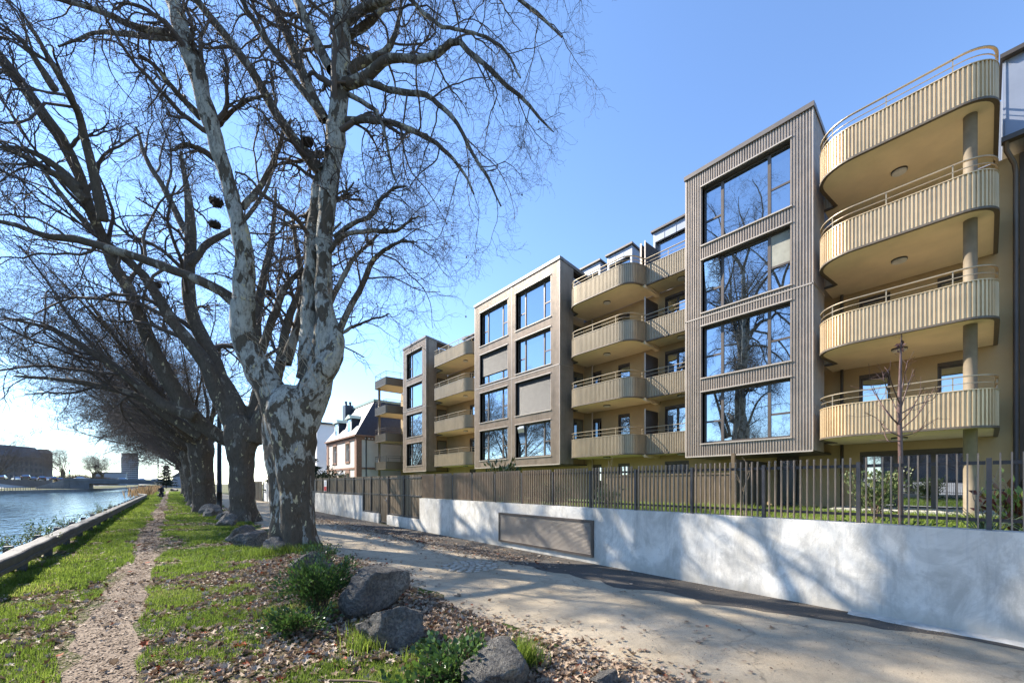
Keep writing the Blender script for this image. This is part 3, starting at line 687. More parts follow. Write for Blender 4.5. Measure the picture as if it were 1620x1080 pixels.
mb = MB(); yd = Yat(1607, 18.8); mb.tube([(xs_-.08, yd+.18, 11.42), (xs_-.06, yd+.18, 11.2), (18.7, yd+.03, 10.95), (18.8, yd, 10.7), (18.8, yd, .8)], .055, 12); mb.build('downpipe', [M['frame']], AB)
mb = MB(); mb.tube([(18.85, 3.45, 11.3), (18.85, 3.45, .8)], .05, 10); mb.build('downpipe', [M['clad_dark']], AB)
mb = MB(); mb.tube([(18.85, 14.95, 11.3), (18.85, 14.95, .8)], .045, 10); mb.build('downpipe', [M['trim']], AB)
# timber screen and boards under the first bay
ts = thing('bin_enclosure', (16.4, 6.2, GZ), 'low timber-board enclosure under the nearest bay of the building', 'enclosure')
mb = MB(); boards(mb, 6.0, 11.6, GZ, 2.0, x=15.6, p=.13); mb.box(15.55, 15.64, 6.0, 11.6, 2.0, 2.06); mb.build('board_panel', [M['boards']], ts)
mb = MB(); mb.box(15.5, 15.62, 5.88, 6.0, GZ, 2.75); mb.build('post', [M['boards']], ts)
mb = MB(); mb.box(15.7, 18.9, 5.9, 5.95, GZ, 2.55); mb.build('side_panel', [M['clad_dark']], ts)
# ------------------------------------------------------------------ trees
def catmull(pts, n):
    p = np.array(pts, float); p = np.vstack((2*p[0]-p[1], p, 2*p[-1]-p[-2])); m = len(p)-3; out = []
    for t in np.linspace(0, m-1e-6, n):
        i = int(t); f = t-i; a, b, c, d = p[i:i+4]
        out.append(.5*((2*b)+(-a+c)*f+(2*a-5*b+4*c-d)*f*f+(-a+3*b-3*c+d)*f**3))
    return np.array(out)
def unit(v): return v/(np.linalg.norm(v, axis=-1, keepdims=True)+1e-9)
def grow(Pp, R, rng, n, L, ang, seg=6, tmin=.25, droop=0., wob=.22, rk=.55, rmin=.004, tip=.3, bias=None):
    N, S, _ = Pp.shape; K = N*n; pi = np.repeat(np.arange(N), n); t = (np.tile(np.arange(n), N)+rng.rand(K))/n; t = tmin+(1-tmin)*t
    f = t*(S-1); i = np.minimum(f.astype(int), S-2); fr = (f-i)[:, None]
    p0 = Pp[pi, i]*(1-fr)+Pp[pi, i+1]*fr; tg = unit(Pp[pi, i+1]-Pp[pi, i]); pr = R[pi, i]*(1-fr[:, 0])+R[pi, i+1]*fr[:, 0]
    rv = rng.randn(K, 3)
    if bias is not None: rv += np.array(bias)
    pe = unit(np.cross(tg, np.cross(rv, tg))); a = ang*(.7+.6*rng.rand(K))[:, None]
    d = unit(tg*np.cos(a)+pe*np.sin(a)); plen_ = np.linalg.norm(np.diff(Pp, axis=1), axis=2).sum(1)[pi]
    ln = L*(.55+.75*rng.rand(K))*(1.15-.55*t); ln = np.minimum(ln, plen_*.75); out = [p0]; st = (ln/seg)[:, None]; cur = p0
    for s in range(seg):
        d = unit(d+wob*rng.randn(K, 3)+np.array((0, 0, droop))*(.3+s/seg)); cur = cur+d*st; out.append(cur)
    r0 = np.maximum(np.minimum(pr*rk, pr*.9), rmin); w_ = np.linspace(1, tip, seg+1)
    return np.stack(out, 1), np.maximum(r0[:, None]*w_[None], rmin*.6)
def resamp(paths, radii, S=14):
    Pp = []; R = []
    for p, r in zip(paths, radii):
        q = catmull(p, S); Pp.append(q); R.append(np.interp(np.linspace(0, 1, S), np.linspace(0, 1, len(r)), r))
    return np.array(Pp), np.array(R)
def wobble(V, amp, sc, seed=0):
    n = len(V); out = V.copy()
    d = np.array([mn.noise_vector(Vector(v*sc)+Vector((seed, seed*.7, 0))) for v in V]); d2 = np.array([mn.noise_vector(Vector(v*sc*3.1)+Vector((seed, 3, 9))) for v in V])
    return out+d*amp+d2*amp*.35
def loft(sections, k=28, flare=0):
    """sections (center xyz, rx): horizontal-ish rings -> smooth trunk"""
    C = catmull([s[0] for s in sections], 40); Rr = np.interp(np.linspace(0, 1, 40), np.linspace(0, 1, len(sections)), [s[1] for s in sections])
    return tubes(C[None], Rr[None], k)
def twig_set(Pp, R, rng, cfg):
    """successive orders of branches; returns list of (verts, quads)"""
    out = []
    for (n, L, ang, seg, tmin, droop, wob, rk, rmin, k) in cfg:
        Pp, R = grow(Pp, R, rng, n, L, ang, seg, tmin, droop, wob, rk, rmin); out.append((Pp, R, k))
    return out

def fused(name, pieces, mat, parent, voxel, smooth):
    """overlapping tubes (verts, quads, ring size) capped and grown together into one continuous skin"""
    V = []; Q = []; T = []; n = 0
    for v, q, k in pieces:
        V.append(v); Q.append(np.asarray(q)+n); m = len(v)
        c0 = v[:k].mean(0); c1 = v[-k:].mean(0); V.append(np.array([c0, c1]))
        i = np.arange(k); j = (i+1) % k
        T.append(np.stack((np.full(k, n+m), j+n, i+n), 1)); T.append(np.stack((np.full(k, n+m+1), i+n+m-k, j+n+m-k), 1)); n += m+2
    o = np_mesh(name, np.concatenate(V), np.concatenate(Q), np.concatenate(T), mats=mat, smooth=True, parent=parent)
    r = o.modifiers.new('skin', 'REMESH'); r.mode = 'VOXEL'; r.voxel_size = voxel; r.use_smooth_shade = True
    b = o.modifiers.new('blend', 'SMOOTH'); b.iterations = smooth; b.factor = .5
    return o
# --- the big plane tree in front, limbs followed from the photograph, at its own distance
def limb(pts, d0, d1, ra, rb=None):
    n = len(pts); ds = np.linspace(d0, d1, n); p = [P(x, y, d) for (x, y), d in zip(pts, ds)]
    return p, ra
HD = 10.3
hero = thing('plane_tree', tuple(P(468, 865, HD)*np.array((1, 1, 0))), 'big old plane tree in front with mottled pale and brown bark, nearest of the row', 'tree', 'plane trees along the canal path')
px = HD/FPX
secs = [(468, 880, 50), (468, 868, 43), (466, 850, 37.5), (464, 820, 35.5), (463, 790, 34), (462, 760, 34.5), (459, 730, 37.5), (457, 700, 41), (456, 672, 44), (462, 645, 42), (466, 626, 34), (468, 612, 20)]
V, Q = loft([(P(x, y, HD), r*.87*px) for x, y, r in secs], 36)
# buttressed, furrowed trunk
c0 = P(466, 800, HD)
ang = np.arctan2(V[:, 1]-c0[1], V[:, 0]-c0[0]); hgt = V[:, 2]
rad = .035*np.sin(ang*3+hgt*.6)+.035*np.sin(ang*5-1+hgt*.9)+.10*np.exp(-hgt*3.0)*np.sin(ang*6+1)
V[:, 0] += np.cos(ang)*rad; V[:, 1] += np.sin(ang)*rad
V = wobble(V, .055, 2.2, 3)
hero_trunk = (V, Q, 36)
LB = []   # (pixels, depth start, depth end, radii in px)
LB.append(([(454, 700), (438, 640), (416, 596), (396, 560), (384, 525), (385, 480), (388, 430), (384, 380), (365, 300), (345, 235), (328, 175), (308, 105), (286, 40), (262, -40), (240, -130)], 10.3, 9.3, [22, 25, 21.5, 18.5, 17.5, 16.5, 14.5, 13.3, 10.5, 11, 12.3, 13, 12.3, 9, 6]))
LB.append(([(468, 705), (482, 655), (499, 610), (510, 572), (514, 545), (514, 520), (513, 480), (513, 430), (514, 380), (519, 320), (526, 260), (533, 200), (539, 120), (541, 50), (540, -30), (534, -140)], 10.3, 10.3, [22, 27, 24, 21, 18.5, 15, 13, 12, 12, 12.8, 13.2, 14.2, 15, 13, 10, 5]))
LB.append(([(488, 600), (490, 560), (488, 520), (489, 470), (492, 420), (496, 360), (505, 300), (516, 262)], 10.45, 10.5, [18, 17, 13, 11.5, 10.8, 10.5, 10.5, 9.5]))
LB.append(([(510, 590), (526, 560), (533, 535), (526, 510), (518, 480)], 10.2, 10.2, [20, 16, 11, 9, 7]))
LB.append(([(372, 478), (345, 458), (302, 438), (255, 420), (207, 403), (165, 390), (122, 378), (70, 372), (10, 352), (-60, 345)], 10.2, 9.0, [9.5, 8, 7, 6.5, 6.2, 6, 5.6, 4.6, 3.2, 1.8]))
LB.append(([(508, 272), (480, 240), (440, 185), (400, 115), (350, 50), (312, 0), (270, -60), (230, -120)], 10.4, 9.6, [10, 8.5, 7, 6.5, 6, 5.5, 4.5, 3]))
LB.append(([(512, 188), (490, 145), (463, 74), (447, 35), (428, 0), (400, -60)], 10.4, 10.8, [8.5, 8, 7.5, 7, 6.5, 4]))
LB.append(([(514, 190), (470, 132), (426, 70), (400, 30), (378, -10), (350, -70)], 10.3, 9.8, [5, 4.5, 4.5, 4, 3.5, 2]))
LB.append(([(524, 112), (498, 60), (470, 0), (445, -60)], 10.3, 10.6, [8, 7, 6.5, 4.5]))
LB.append(([(540, 135), (575, 125), (600, 103), (622, 90), (660, 92), (690, 84), (722, 61), (745, 80), (770, 96), (800, 125), (833, 152), (860, 180), (880, 198)], 10.2, 8.6, [9, 8.2, 7.4, 6.2, 5.4, 4.8, 4.4, 4, 3.6, 3.2, 2.6, 1.8, 1]))
LB.append(([(548, 118), (570, 100), (596, 92), (615, 75), (625, 55), (632, 30), (640, -10)], 10.3, 10.6, [7.5, 7, 6.5, 5, 4, 3, 2]))
LB.append(([(575, 127), (610, 140), (642, 147), (674, 150), (700, 168), (726, 196), (750, 245), (775, 286), (793, 330)], 10.1, 8.7, [5, 4.5, 4.2, 4, 3.6, 3.2, 2.6, 2, 1.2]))
LB.append(([(548, 190), (585, 192), (630, 200), (665, 217), (696, 237), (725, 268), (745, 306)], 10.2, 9.0, [5, 4.6, 4.2, 3.8, 3.2, 2.4, 1.3]))
LB.append(([(552, 150), (580, 165), (598, 182), (612, 220), (622, 265), (626, 290)], 10.2, 9.6, [4, 3.4, 3, 2.4, 1.8, 1]))
LB.append(([(545, 34), (575, 14), (610, 0), (660, -20), (720, -30), (790, -20), (850, 20), (890, 60)], 10.2, 8.6, [7, 6.5, 6, 5.5, 5, 4, 2.8, 1.4]))
LB.append(([(652, 0), (690, 35), (720, 48), (760, 60), (805, 90), (830, 130)], 9.6, 8.6, [3, 2.8, 2.6, 2.4, 2, 1.2]))
LB.append(([(545, 60), (590, 30), (640, -30), (720, -70), (800, -60)], 10.4, 9.6, [6, 5.5, 5, 4, 2.5]))
LB.append(([(528, 374), (555, 352), (585, 338), (606, 310), (622, 295), (642, 287)], 10.2, 9.6, [4, 3.6, 3.2, 2.6, 2, 1.2]))
LB.append(([(520, 400), (545, 372), (590, 366), (625, 368), (645, 355), (664, 342)], 10.25, 9.7, [4.2, 3.8, 3.4, 2.8, 2, 1.2]))
LB.append(([(536, 526), (552, 490), (572, 448), (588, 415), (606, 395), (630, 383), (655, 378)], 10.2, 9.5, [5.2, 4.8, 4.2, 3.8, 3.2, 2.4, 1.4]))
LB.append(([(522, 480), (540, 445), (557, 416), (580, 390), (598, 372)], 10.35, 10.8, [4.5, 4, 3.4, 2.6, 1.4]))
LB.append(([(537, 530), (560, 515), (590, 500), (615, 494)], 10.2, 9.8, [3, 2.4, 1.7, .9]))
LB.append(([(412, 560), (426, 520), (438, 490), (450, 458), (464, 440), (478, 425)], 10.5, 11.5, [7, 6, 5.4, 5, 4.4, 3]))
LB.append(([(452, 575), (466, 530), (474, 498), (480, 460), (470, 400), (462, 340)], 10.9, 12.0, [9, 7, 6, 5, 4, 2.5]))
LB.append(([(384, 330), (410, 300), (430, 262), (445, 220), (462, 190)], 10.0, 10.6, [5, 4.2, 3.6, 3, 1.5]))
LB.append(([(318, 185), (295, 160), (275, 140), (250, 110), (215, 90)], 9.8, 9.0, [6, 5, 4.2, 3.4, 2]))
LB.append(([(300, 75), (270, 55), (220, 45), (170, 25), (110, 5), (40, -10)], 9.5, 8.4, [6, 5, 4.6, 4, 3.2, 2]))
LB.append(([(296, 60), (240, 60), (180, 55), (140, 58), (90, 75)], 9.5, 10.4, [4.5, 4, 3.5, 2.6, 1.5]))
LB.append(([(338, 205), (370, 170), (400, 150), (430, 140)], 9.9, 9.2, [4, 3, 2.2, 1.2]))
LB.append(([(350, 258), (320, 240), (295, 230), (270, 235)], 9.9, 9.4, [5, 4, 3, 1.6]))
pts = []; rads = []
for pxs, d0, d1, ra in LB:
    ds = np.linspace(d0, d1, len(pxs)); pts.append([P(x, y, d) for (x, y), d in zip(pxs, ds)]); rads.append([r*d/FPX for r, d in zip(ra, ds)])
ru = np.random.RandomState(5)                    # the top of the crown, above the photograph's frame
for (tx, ty, td), n_ in (((240, -130, 9.3), 3), ((534, -140, 10.3), 4), ((230, -120, 9.6), 2), ((400, -60, 10.8), 2), ((720, -30, 9.3), 2), ((350, -70, 9.8), 2)):
    for i in range(n_):
        p_ = P(tx, ty, td); d_ = unit(np.array((ru.uniform(-.7, .7), ru.uniform(-.7, .7), 1.0))); q_ = [p_-d_*.3]
        for k_ in range(6): q_.append(q_[-1]+d_*ru.uniform(.8, 1.15)); d_ = unit(d_+ru.randn(3)*.16+np.array((0, 0, -.03)))
        pts.append(q_); rads.append([.08, .07, .06, .05, .04, .03, .015])
LP, LR = resamp(pts, rads, 22)
rng = np.random.RandomState(11)
LPn = LP+np.cumsum(rng.randn(*LP.shape)*.012, axis=1)*np.clip(1-LR[..., None]*6, .1, 1)
big = []
for i in range(4): big.append(tubes(np.array([catmull(LPn[i], 70)]), np.array([np.interp(np.linspace(0, 1, 70), np.linspace(0, 1, 22), LR[i])]), 20))
V, Q = join(big); V = wobble(V, .045, 2.6, 5)
fused('trunk', [hero_trunk]+[(V[i*1400:(i+1)*1400], Q[:0] if False else tubes(np.zeros((1, 70, 3)), np.zeros((1, 70)), 20)[1], 20) for i in range(4)], M['bark_trunk'], hero, .032, 3)
V, Q = tubes(LPn[4:], LR[4:], 9)
np_mesh('branch', wobble(V, .02, 4, 7), Q, mats=M['bark_limb'], smooth=True, parent=hero)
cfg = [(8, 2.3, .9, 11, .25, -.05, .23, .38, .0066, 5), (7, 1.25, .9, 8, .2, -.08, .30, .6, .0042, 4), (9, .52, .9, 5, .15, -.10, .38, .7, .0028, 3)]
tw = twig_set(LPn[4:], LR[4:], rng, cfg)
tw += twig_set(LPn[:3, 11:], LR[:3, 11:], rng, cfg)
tipp = tw[2][0][:, -1]; sel = rng.permutation(len(tipp))[:190]; sb = tipp[sel][:, None, :]+np.array([(0, 0, .0), (0, 0, -.05), (.005, 0, -.065), (.005, 0, -.085), (.005, 0, -.105), (.005, 0, -.118)])[None]
V, Q = join([tubes(a, b, k) for a, b, k in tw]+[tubes(sb, np.tile(np.array([[.001, .001, .012, .02, .013, .002]]), (len(sb), 1)), 6)])   # twigs with their hanging seed balls
np_mesh('twigs', V, Q, mats=M['twig'], parent=hero)
# straight epicormic shoots around the old pollard head
sh = []
for i in range(46):
    p = P(rng.uniform(400, 520), rng.uniform(560, 640), HD-.55+rng.rand()*.5); d = np.array(unit(np.array((rng.uniform(-1, .6), rng.uniform(-1, .2), rng.uniform(.1, 1.)))))
    sh.append([p, p+d*.35+rng.randn(3)*.02, p+d*.8*rng.uniform(.6, 1.5)+rng.randn(3)*.04])
sh = np.array(sh); V, Q = tubes(sh, np.tile(np.array([[.009, .006, .003]]), (len(sh), 1)), 4)
np_mesh('shoots', V, Q, mats=plain('pale_shoot', (.34, .27, .19), .8), parent=hero)
# --- the row behind: every tree its own trunk, limbs and twigs
def plane(name_i, x, y, lab, rngseed, sc=1.0, extra=None, mat='bark_old', fine=True, trunk_r=.62, lean=(-.15, 0), limbs=None):
    r = np.random.RandomState(rngseed); loc = np.array((x, y, 0.))
    t = thing('plane_tree', (x, y, 0), lab, 'tree', 'plane trees along the canal path')
    H = 4.3*sc
    secs = [((0, 0, -.25), 1.5), ((0, 0, .05), 1.28), ((.0, 0, .5), 1.0), ((lean[0]*.3, 0, 1.5), .93), ((lean[0]*.6, 0, 2.6), .95), ((lean[0], lean[1], 3.5), 1.12), ((lean[0], lean[1], H-.3), 1.15), ((lean[0]*1.2, lean[1], H+.25), .7)]
    V, Q = loft([(np.array(c)+loc, q*trunk_r) for c, q in secs], 20)
    a = np.arctan2(V[:, 1]-y, V[:, 0]-x); dd = .05*np.sin(a*4+rngseed)+.12*np.exp(-V[:, 2]*2.5)*np.sin(a*5+rngseed); V[:, 0] += np.cos(a)*dd; V[:, 1] += np.sin(a)*dd
    V = wobble(V, .10, 1.6, rngseed); pieces = [(V, Q, 20)]
    P0 = []; R0 = []
    top = loc+np.array((lean[0], lean[1], H-.5))
    if limbs is None:
        specs = []
        for i in range(5):
            if i < 3: az = math.pi+r.uniform(-.8, .8); el = r.uniform(.75, 1.15); L = r.uniform(10.5, 13.5)
            else: az = r.uniform(-1.5, 1.5); el = r.uniform(.95, 1.35); L = r.uniform(7, 10)
            specs.append((az, el, L*sc, r.uniform(.13, .19)))
        for i in range(19): specs.append((math.pi+r.uniform(-1.4, 1.4), r.uniform(.38, 1.25), r.uniform(7.5, 12)*sc, r.uniform(.045, .10)))
        for az, el, L, rr in specs:
            d = np.array((math.cos(az)*math.cos(el), math.sin(az)*math.cos(el), math.sin(el))); p = top+np.array((math.cos(az), math.sin(az), 0))*.25; pl = [top-np.array((0, 0, .35)), p]
            S = 9
            for s in range(S):
                d = d+r.randn(3)*.09+np.array((0, 0, .06-.16*(s/S)**2*(1 if el < 1.0 else .4))); d /= np.linalg.norm(d); p = p+d*L/S; pl.append(p)
            P0.append(pl); ra = np.linspace(1, .16, len(pl))**1.15*rr*sc; ra[0] *= .6; R0.append(list(ra))
    else:
        for pl, rr in limbs: P0.append(pl); R0.append(rr)
    A, B = resamp(P0, R0, 20)
    thick = [i for i in range(len(A)) if B[i, 2] > .11]; thin = [i for i in range(len(A)) if B[i, 2] <= .11]
    for i in thick: v, q = tubes(A[i:i+1], B[i:i+1], 10); pieces.append((wobble(v, .05, 1.8, rngseed+1), q, 10))
    fused('trunk', pieces, M[mat], t, .055 if fine else .09, 3)
    if not thin: thin = [len(A)-1]
    V, Q = tubes(A[thin], B[thin], 7); np_mesh('branch', wobble(V, .03, 1.8, rngseed+2), Q, mats=M[mat], smooth=True, parent=t)
    cfg = [(8, 4.4*sc, .7, 10, .3, -.04, .18, .40, .0095, 4), (9, 2.2*sc, .8, 7, .25, -.07, .26, .55, .006, 3), (9, 1.0*sc, .8, 4, .2, -.13, .32, .7, .0032, 3)]
    if not fine: cfg = [(8, 4.2*sc, .7, 7, .3, -.04, .14, .42, .016, 4), (7, 2.2*sc, .8, 5, .25, -.06, .2, .6, .011, 3), (6, 1.1*sc, .8, 3, .2, -.13, .24, .7, .0085, 3)]
    tws = twig_set(A, B, r, cfg); V, Q = join([tubes(a, b, k) for a, b, k in tws]); np_mesh('twigs', V, Q, mats=M['twig_far'], parent=t)
    t['_lim'] = 0; del t['_lim']
    return t
def traced(items):
    out = []
    for pxs, d0, d1, ra in items:
        ds = np.linspace(d0, d1, len(pxs)); out.append(([P(x_, y_, d) for (x_, y_), d in zip(pxs, ds)], [q*d/FPX for q, d in zip(ra, ds)]))
    return out
d2 = 17.5
L2 = traced([([(388, 720), (372, 650), (345, 600), (333, 560), (318, 530), (304, 500), (298, 460), (300, 420), (302, 360), (296, 300), (285, 240)], d2, d2+.5, [15, 18, 15, 12, 10.5, 10, 9, 8.5, 8, 5, 2.5]),
    ([(380, 700), (345, 620), (325, 575), (295, 535), (266, 500), (235, 445), (200, 410), (142, 360), (90, 300), (40, 230)], d2, d2-2, [12, 13, 11, 9.5, 8.5, 7, 6, 5, 4, 2]),
    ([(375, 705), (330, 680), (300, 650), (265, 600), (228, 520), (206, 460), (180, 420), (160, 370), (142, 330), (122, 270), (100, 225), (75, 190), (35, 135), (0, 90), (-50, 30)], d2+1, d2-5, [9, 11.5, 12, 12, 9.5, 8.5, 8, 8, 8, 8, 8.5, 9, 9, 8, 5]),
    ([(140, 320), (100, 285), (60, 260), (20, 240), (-20, 228)], d2-3.2, d2-5, [8, 6, 5, 4, 2]), ([(128, 300), (90, 265), (45, 238), (0, 232), (-40, 220)], d2-3.4, d2-4.4, [7, 5.5, 4.5, 3.4, 2]),
    ([(90, 145), (60, 100), (30, 60), (-20, 20)], d2-5, d2-6, [7, 5, 4, 2]), ([(165, 350), (130, 200), (110, 150), (70, 80), (30, 10)], d2-3, d2-6, [7, 6, 5.5, 4.5, 2]),
    ([(310, 660), (260, 640), (210, 600), (150, 560), (80, 520), (0, 500)], d2, d2-2, [10, 8, 7, 5.5, 4, 2]), ([(320, 690), (270, 660), (220, 628), (160, 610), (90, 600), (20, 595)], d2+1, d2-1, [9, 7, 6, 5, 3.4, 2]),
    ([(300, 420), (330, 385), (365, 365), (390, 345), (420, 300), (440, 250)], d2+.2, d2+1.5, [6, 5, 4.5, 4, 3, 1.5]), ([(302, 380), (275, 330), (255, 290), (230, 250), (215, 200)], d2+.4, d2+1, [6, 5, 4.4, 3.6, 2]),
    ([(400, 700), (420, 640), (440, 590), (452, 520), (470, 470), (500, 400), (540, 350)], d2, d2+1, [14, 10, 8, 7, 5, 4, 2]), ([(395, 700), (405, 640), (412, 590), (405, 520), (415, 450), (430, 380), (436, 300)], d2+.3, d2+1.5, [13, 10, 8, 7, 6, 4, 2])])
plane('2', 2.4, 20.9, 'plane tree standing just behind the big mottled one, with a thick forked pollard head', 21, limbs=L2, trunk_r=.50, lean=(-.1, 0))
plane('3', 1.5, 29.6, 'third plane tree of the row, dark trunk beside the black lamp post', 33, trunk_r=.52)
v4 = plane('4', 1.6, 38.5, 'fourth plane tree of the row, dark leaning limbs over the canal', 45, trunk_r=.56, lean=(-.4, 0))
v5 = plane('5', 1.75, 47.5, 'plane tree in the middle of the row with limbs sweeping low over the water', 57, fine=False, lean=(-.3, 0))
v6 = plane('6', 1.9, 56.5, 'dark bare plane tree far down the row, one of those merging behind each other', 61, fine=False)
k = 0
for i, y_ in enumerate((65.5, 75, 84, 93)):
    o = copy_tree((v6, v5)[i % 2]); o.location = (1.9+.2*(i % 2), y_, 0); o.rotation_euler = (0, 0, (.35, -.3, .2, -.45)[i]); o['label'] = 'dark bare plane tree far down the row, one of those merging behind each other'
# bird nests resting in the branches
def nest(p, r_, lab, seed):
    r = np.random.RandomState(seed); t = []
    for i in range(420):
        a = r.rand()*6.28; e = r.uniform(-1, .5); c = np.array((math.cos(a)*math.cos(e), math.sin(a)*math.cos(e), math.sin(e)*.7))*r_*.8*r.uniform(.25, 1.0); d = np.cross(c, r.randn(3)); d = d/np.linalg.norm(d)*r_*r.uniform(.5, .9); t.append([c-d*.5, c*1.03, c+d*.5])
    t = np.array(t)+np.array(p); V, Q = tubes(t, np.full((len(t), 3), .008), 3)
    o = np_mesh('bird_nest', V-np.array(p), Q, mats=M['nest']); o.location = p; tag(o, lab, 'nest', 'bird nests in the plane trees')
nest(P(486, 224, 10.2), .17, 'dark twig nest beside the central trunk of the big plane tree', 1)
nest(P(342, 319, 12.5), .24, 'twig nest just left of the big tree\'s pale leaning limb, upper of two', 2)
nest(P(340, 355, 12.8), .20, 'twig nest just left of the big tree\'s pale leaning limb, lower of two', 3)
nest(P(584, 384, 10.2), .10, 'small round nest on a right-hand branch of the big tree near the sky', 4)
nest(P(428, 464, 15), .2, 'twig nest between the two main limbs of the big plane tree', 5)
nest(P(247, 450, 18), .25, 'twig nest in the crown left of the upright limb of the second plane tree', 6)
# trees across the canal and far away
def far_tree(src, p, s, rz, lab, grp='bare trees across the canal'):
    o = copy_tree(src); o.location = p; o.scale = (s, s, s); o.rotation_euler = (0, 0, rz); tag(o, lab, 'tree', grp); o.name = 'bare_tree'; return o
def at(pxx, d, z): a, b = ray(pxx); return (a*d, b*d, z)
far_tree(v4, at(-14, 80, -.3), .9, 2.6, 'bare tree on the far quay with branches spreading in from the left edge')
far_tree(v6, at(100, 200, 2.5), 1.25, 1.2, 'bare tall tree beyond the queue of cars, right of the long dark building')
far_tree(v6, at(148, 250, 2.5), 1.25, 2.2, 'bare tree behind the bridge, left of the pair near the round tower')
far_tree(v5, at(163, 255, 2.5), 1.2, .5, 'bare tree behind the bridge, right of the pair near the round tower')
# ------------------------------------------------------------------ guard rail
gr = thing('guard_rail', (-2.0, 30, 0), 'long low dark weathered beam on short posts along the canal edge of the verge', 'guard rail')
XR = -1.98
rp = [(XR, -9, 0), (XR, 62, 6), (XR-.9, 68.5, 0)]
rpath = roundpoly(rp, 10)
railm = plain('weathered_rail', (.075, .069, .064), .7, .1, .4, 3.5, .35, 22)
mb = MB()
prof = [(.012, .215), (0, .228), (0, .29), (.022, .30), (.022, .345), (.0, .355), (.0, .425), (.012, .448), (.035, .460), (.21, .466), (.24, .455), (.25, .43), (.25, .23), (.235, .215)]
pt, nr, L = samp(rpath, np.concatenate((np.arange(0, 40, .5), np.arange(40, plen(rpath), 1.5), [plen(rpath)])))
b0 = len(mb.v); k = len(prof)
for i_, (p, n_) in enumerate(zip(pt, nr)):
    j_ = .006*math.sin(i_*1.7)
    for o_, z in prof: q_ = p+n_*(o_+j_); mb.v.append((q_[0], q_[1], z+j_))
for i in range(len(pt)-1):
    for j in range(k): jn = (j+1) % k; mb.f.append([b0+i*k+j, b0+i*k+jn, b0+(i+1)*k+jn, b0+(i+1)*k+j]); mb.m.append(0); mb.sm.append(False)
mb.build('beam', [railm], gr)
for i in range(30):
    y = 1.2+2.1*i
    if y > 62: break
    mb = MB(); mb.box(XR-.36, XR-.255, y-.07, y+.07, -.35, .50); mb.box(XR-.2, XR-.08, y-.06, y+.06, -.25, .214); mb.build('post', [M['dkgrey']], gr)
    if i < 10: mb = MB(); mb.tube([(XR+.0, y, .30), (XR+.014, y, .30)], .016, 8); mb.build('bolt', [M['steel']], gr)

# ------------------------------------------------------------------ boulders along the verge
def boulder(p, size, seed, lab, rz=0, name='boulder', flat=.45, mat='stone', grp='boulders edging the path'):
    import bmesh
    bm = bmesh.new(); bmesh.ops.create_icosphere(bm, subdivisions=5, radius=1.0); r = np.random.RandomState(seed)
    pl = [(unit(r.randn(3)), r.uniform(.45, .80)) for _ in range(14)]
    for v in bm.verts:
        c = np.array(v.co)
        for n_, d in pl:
            e = c@n_-d
            if e > 0: c = c-n_*e*.97
        nz = mn.noise_vector(Vector(c*1.7)+Vector((seed, 0, 0)))*.07+mn.noise_vector(Vector(c*4)+Vector((0, seed, 0)))*.045+mn.noise_vector(Vector(c*12)+Vector((0, seed, 4)))*.02
        c = c+np.array(nz); v.co = (c[0]*size[0], c[1]*size[1], c[2]*size[2])
    me = bpy.data.meshes.new(name); bm.to_mesh(me); bm.free(); me.materials.append(M[mat])
    me.polygons.foreach_set('use_smooth', np.ones(len(me.polygons), bool))
    o = bpy.data.objects.new(name, me); COL.objects.link(o); o.location = (p[0], p[1], size[2]*flat); o.rotation_euler = (0, 0, rz); tag(o, lab, 'boulder', grp); return o
boulder((2.13, 5.25), (.58, .46, .42), 5, 'largest dark grey boulder, standing behind the leafy bush beside the road', .5, flat=.5)
boulder((1.80, 3.98), (.50, .37, .33), 12, 'pale-topped pointed boulder in the leaf litter in front of the dark one', -.45, flat=.45)
boulder((2.06, 2.60), (.38, .46, .27), 23, 'ivy-grown boulder at the lower edge nearest the camera', .3, flat=.35)
boulder((2.74, 2.02), (.17, .15, .10), 31, 'small pale stone at the lower edge of the road right of the grass tuft', .9, flat=.3)
boulder((2.02, 8.25), (.50, .42, .36), 44, 'light flat boulder between the big tree and the leafy bush', .2, flat=.4)
boulder((1.72, 12.6), (.62, .46, .34), 52, 'broad layered boulder left of the foot of the big tree', .1, flat=.35)
boulder((2.0, 11.2), (.46, .42, .38), 58, 'bluish boulder touching the foot of the big tree', 1.0, flat=.35)
boulder((1.62, 13.9), (.58, .46, .42), 66, 'boulder behind the broad layered one, before the second tree', .5, flat=.4)
for i, (y, s) in enumerate([(19.2, .5), (22.5, .55), (25.2, .5), (27.2, .6), (31.5, .5), (33.8, .6), (36, .5), (40.5, .55), (44, .5), (50, .55), (58, .6)]):
    boulder((1.7+.25*math.sin(i*2.1), y), (s, s*.85, s*.72), 70+i, 'grey boulder at the foot of the farther trees in the row', i, flat=.4)
lg = MB(); lg.tube([at(271, 92, .25), at(275, 92, .32), at(280.5, 91.5, .2)], [.30, .34, .22], 10); tag(lg.build('log', [M['twig_far']]), 'dark log lying on the grass beyond the guard rail', 'log')

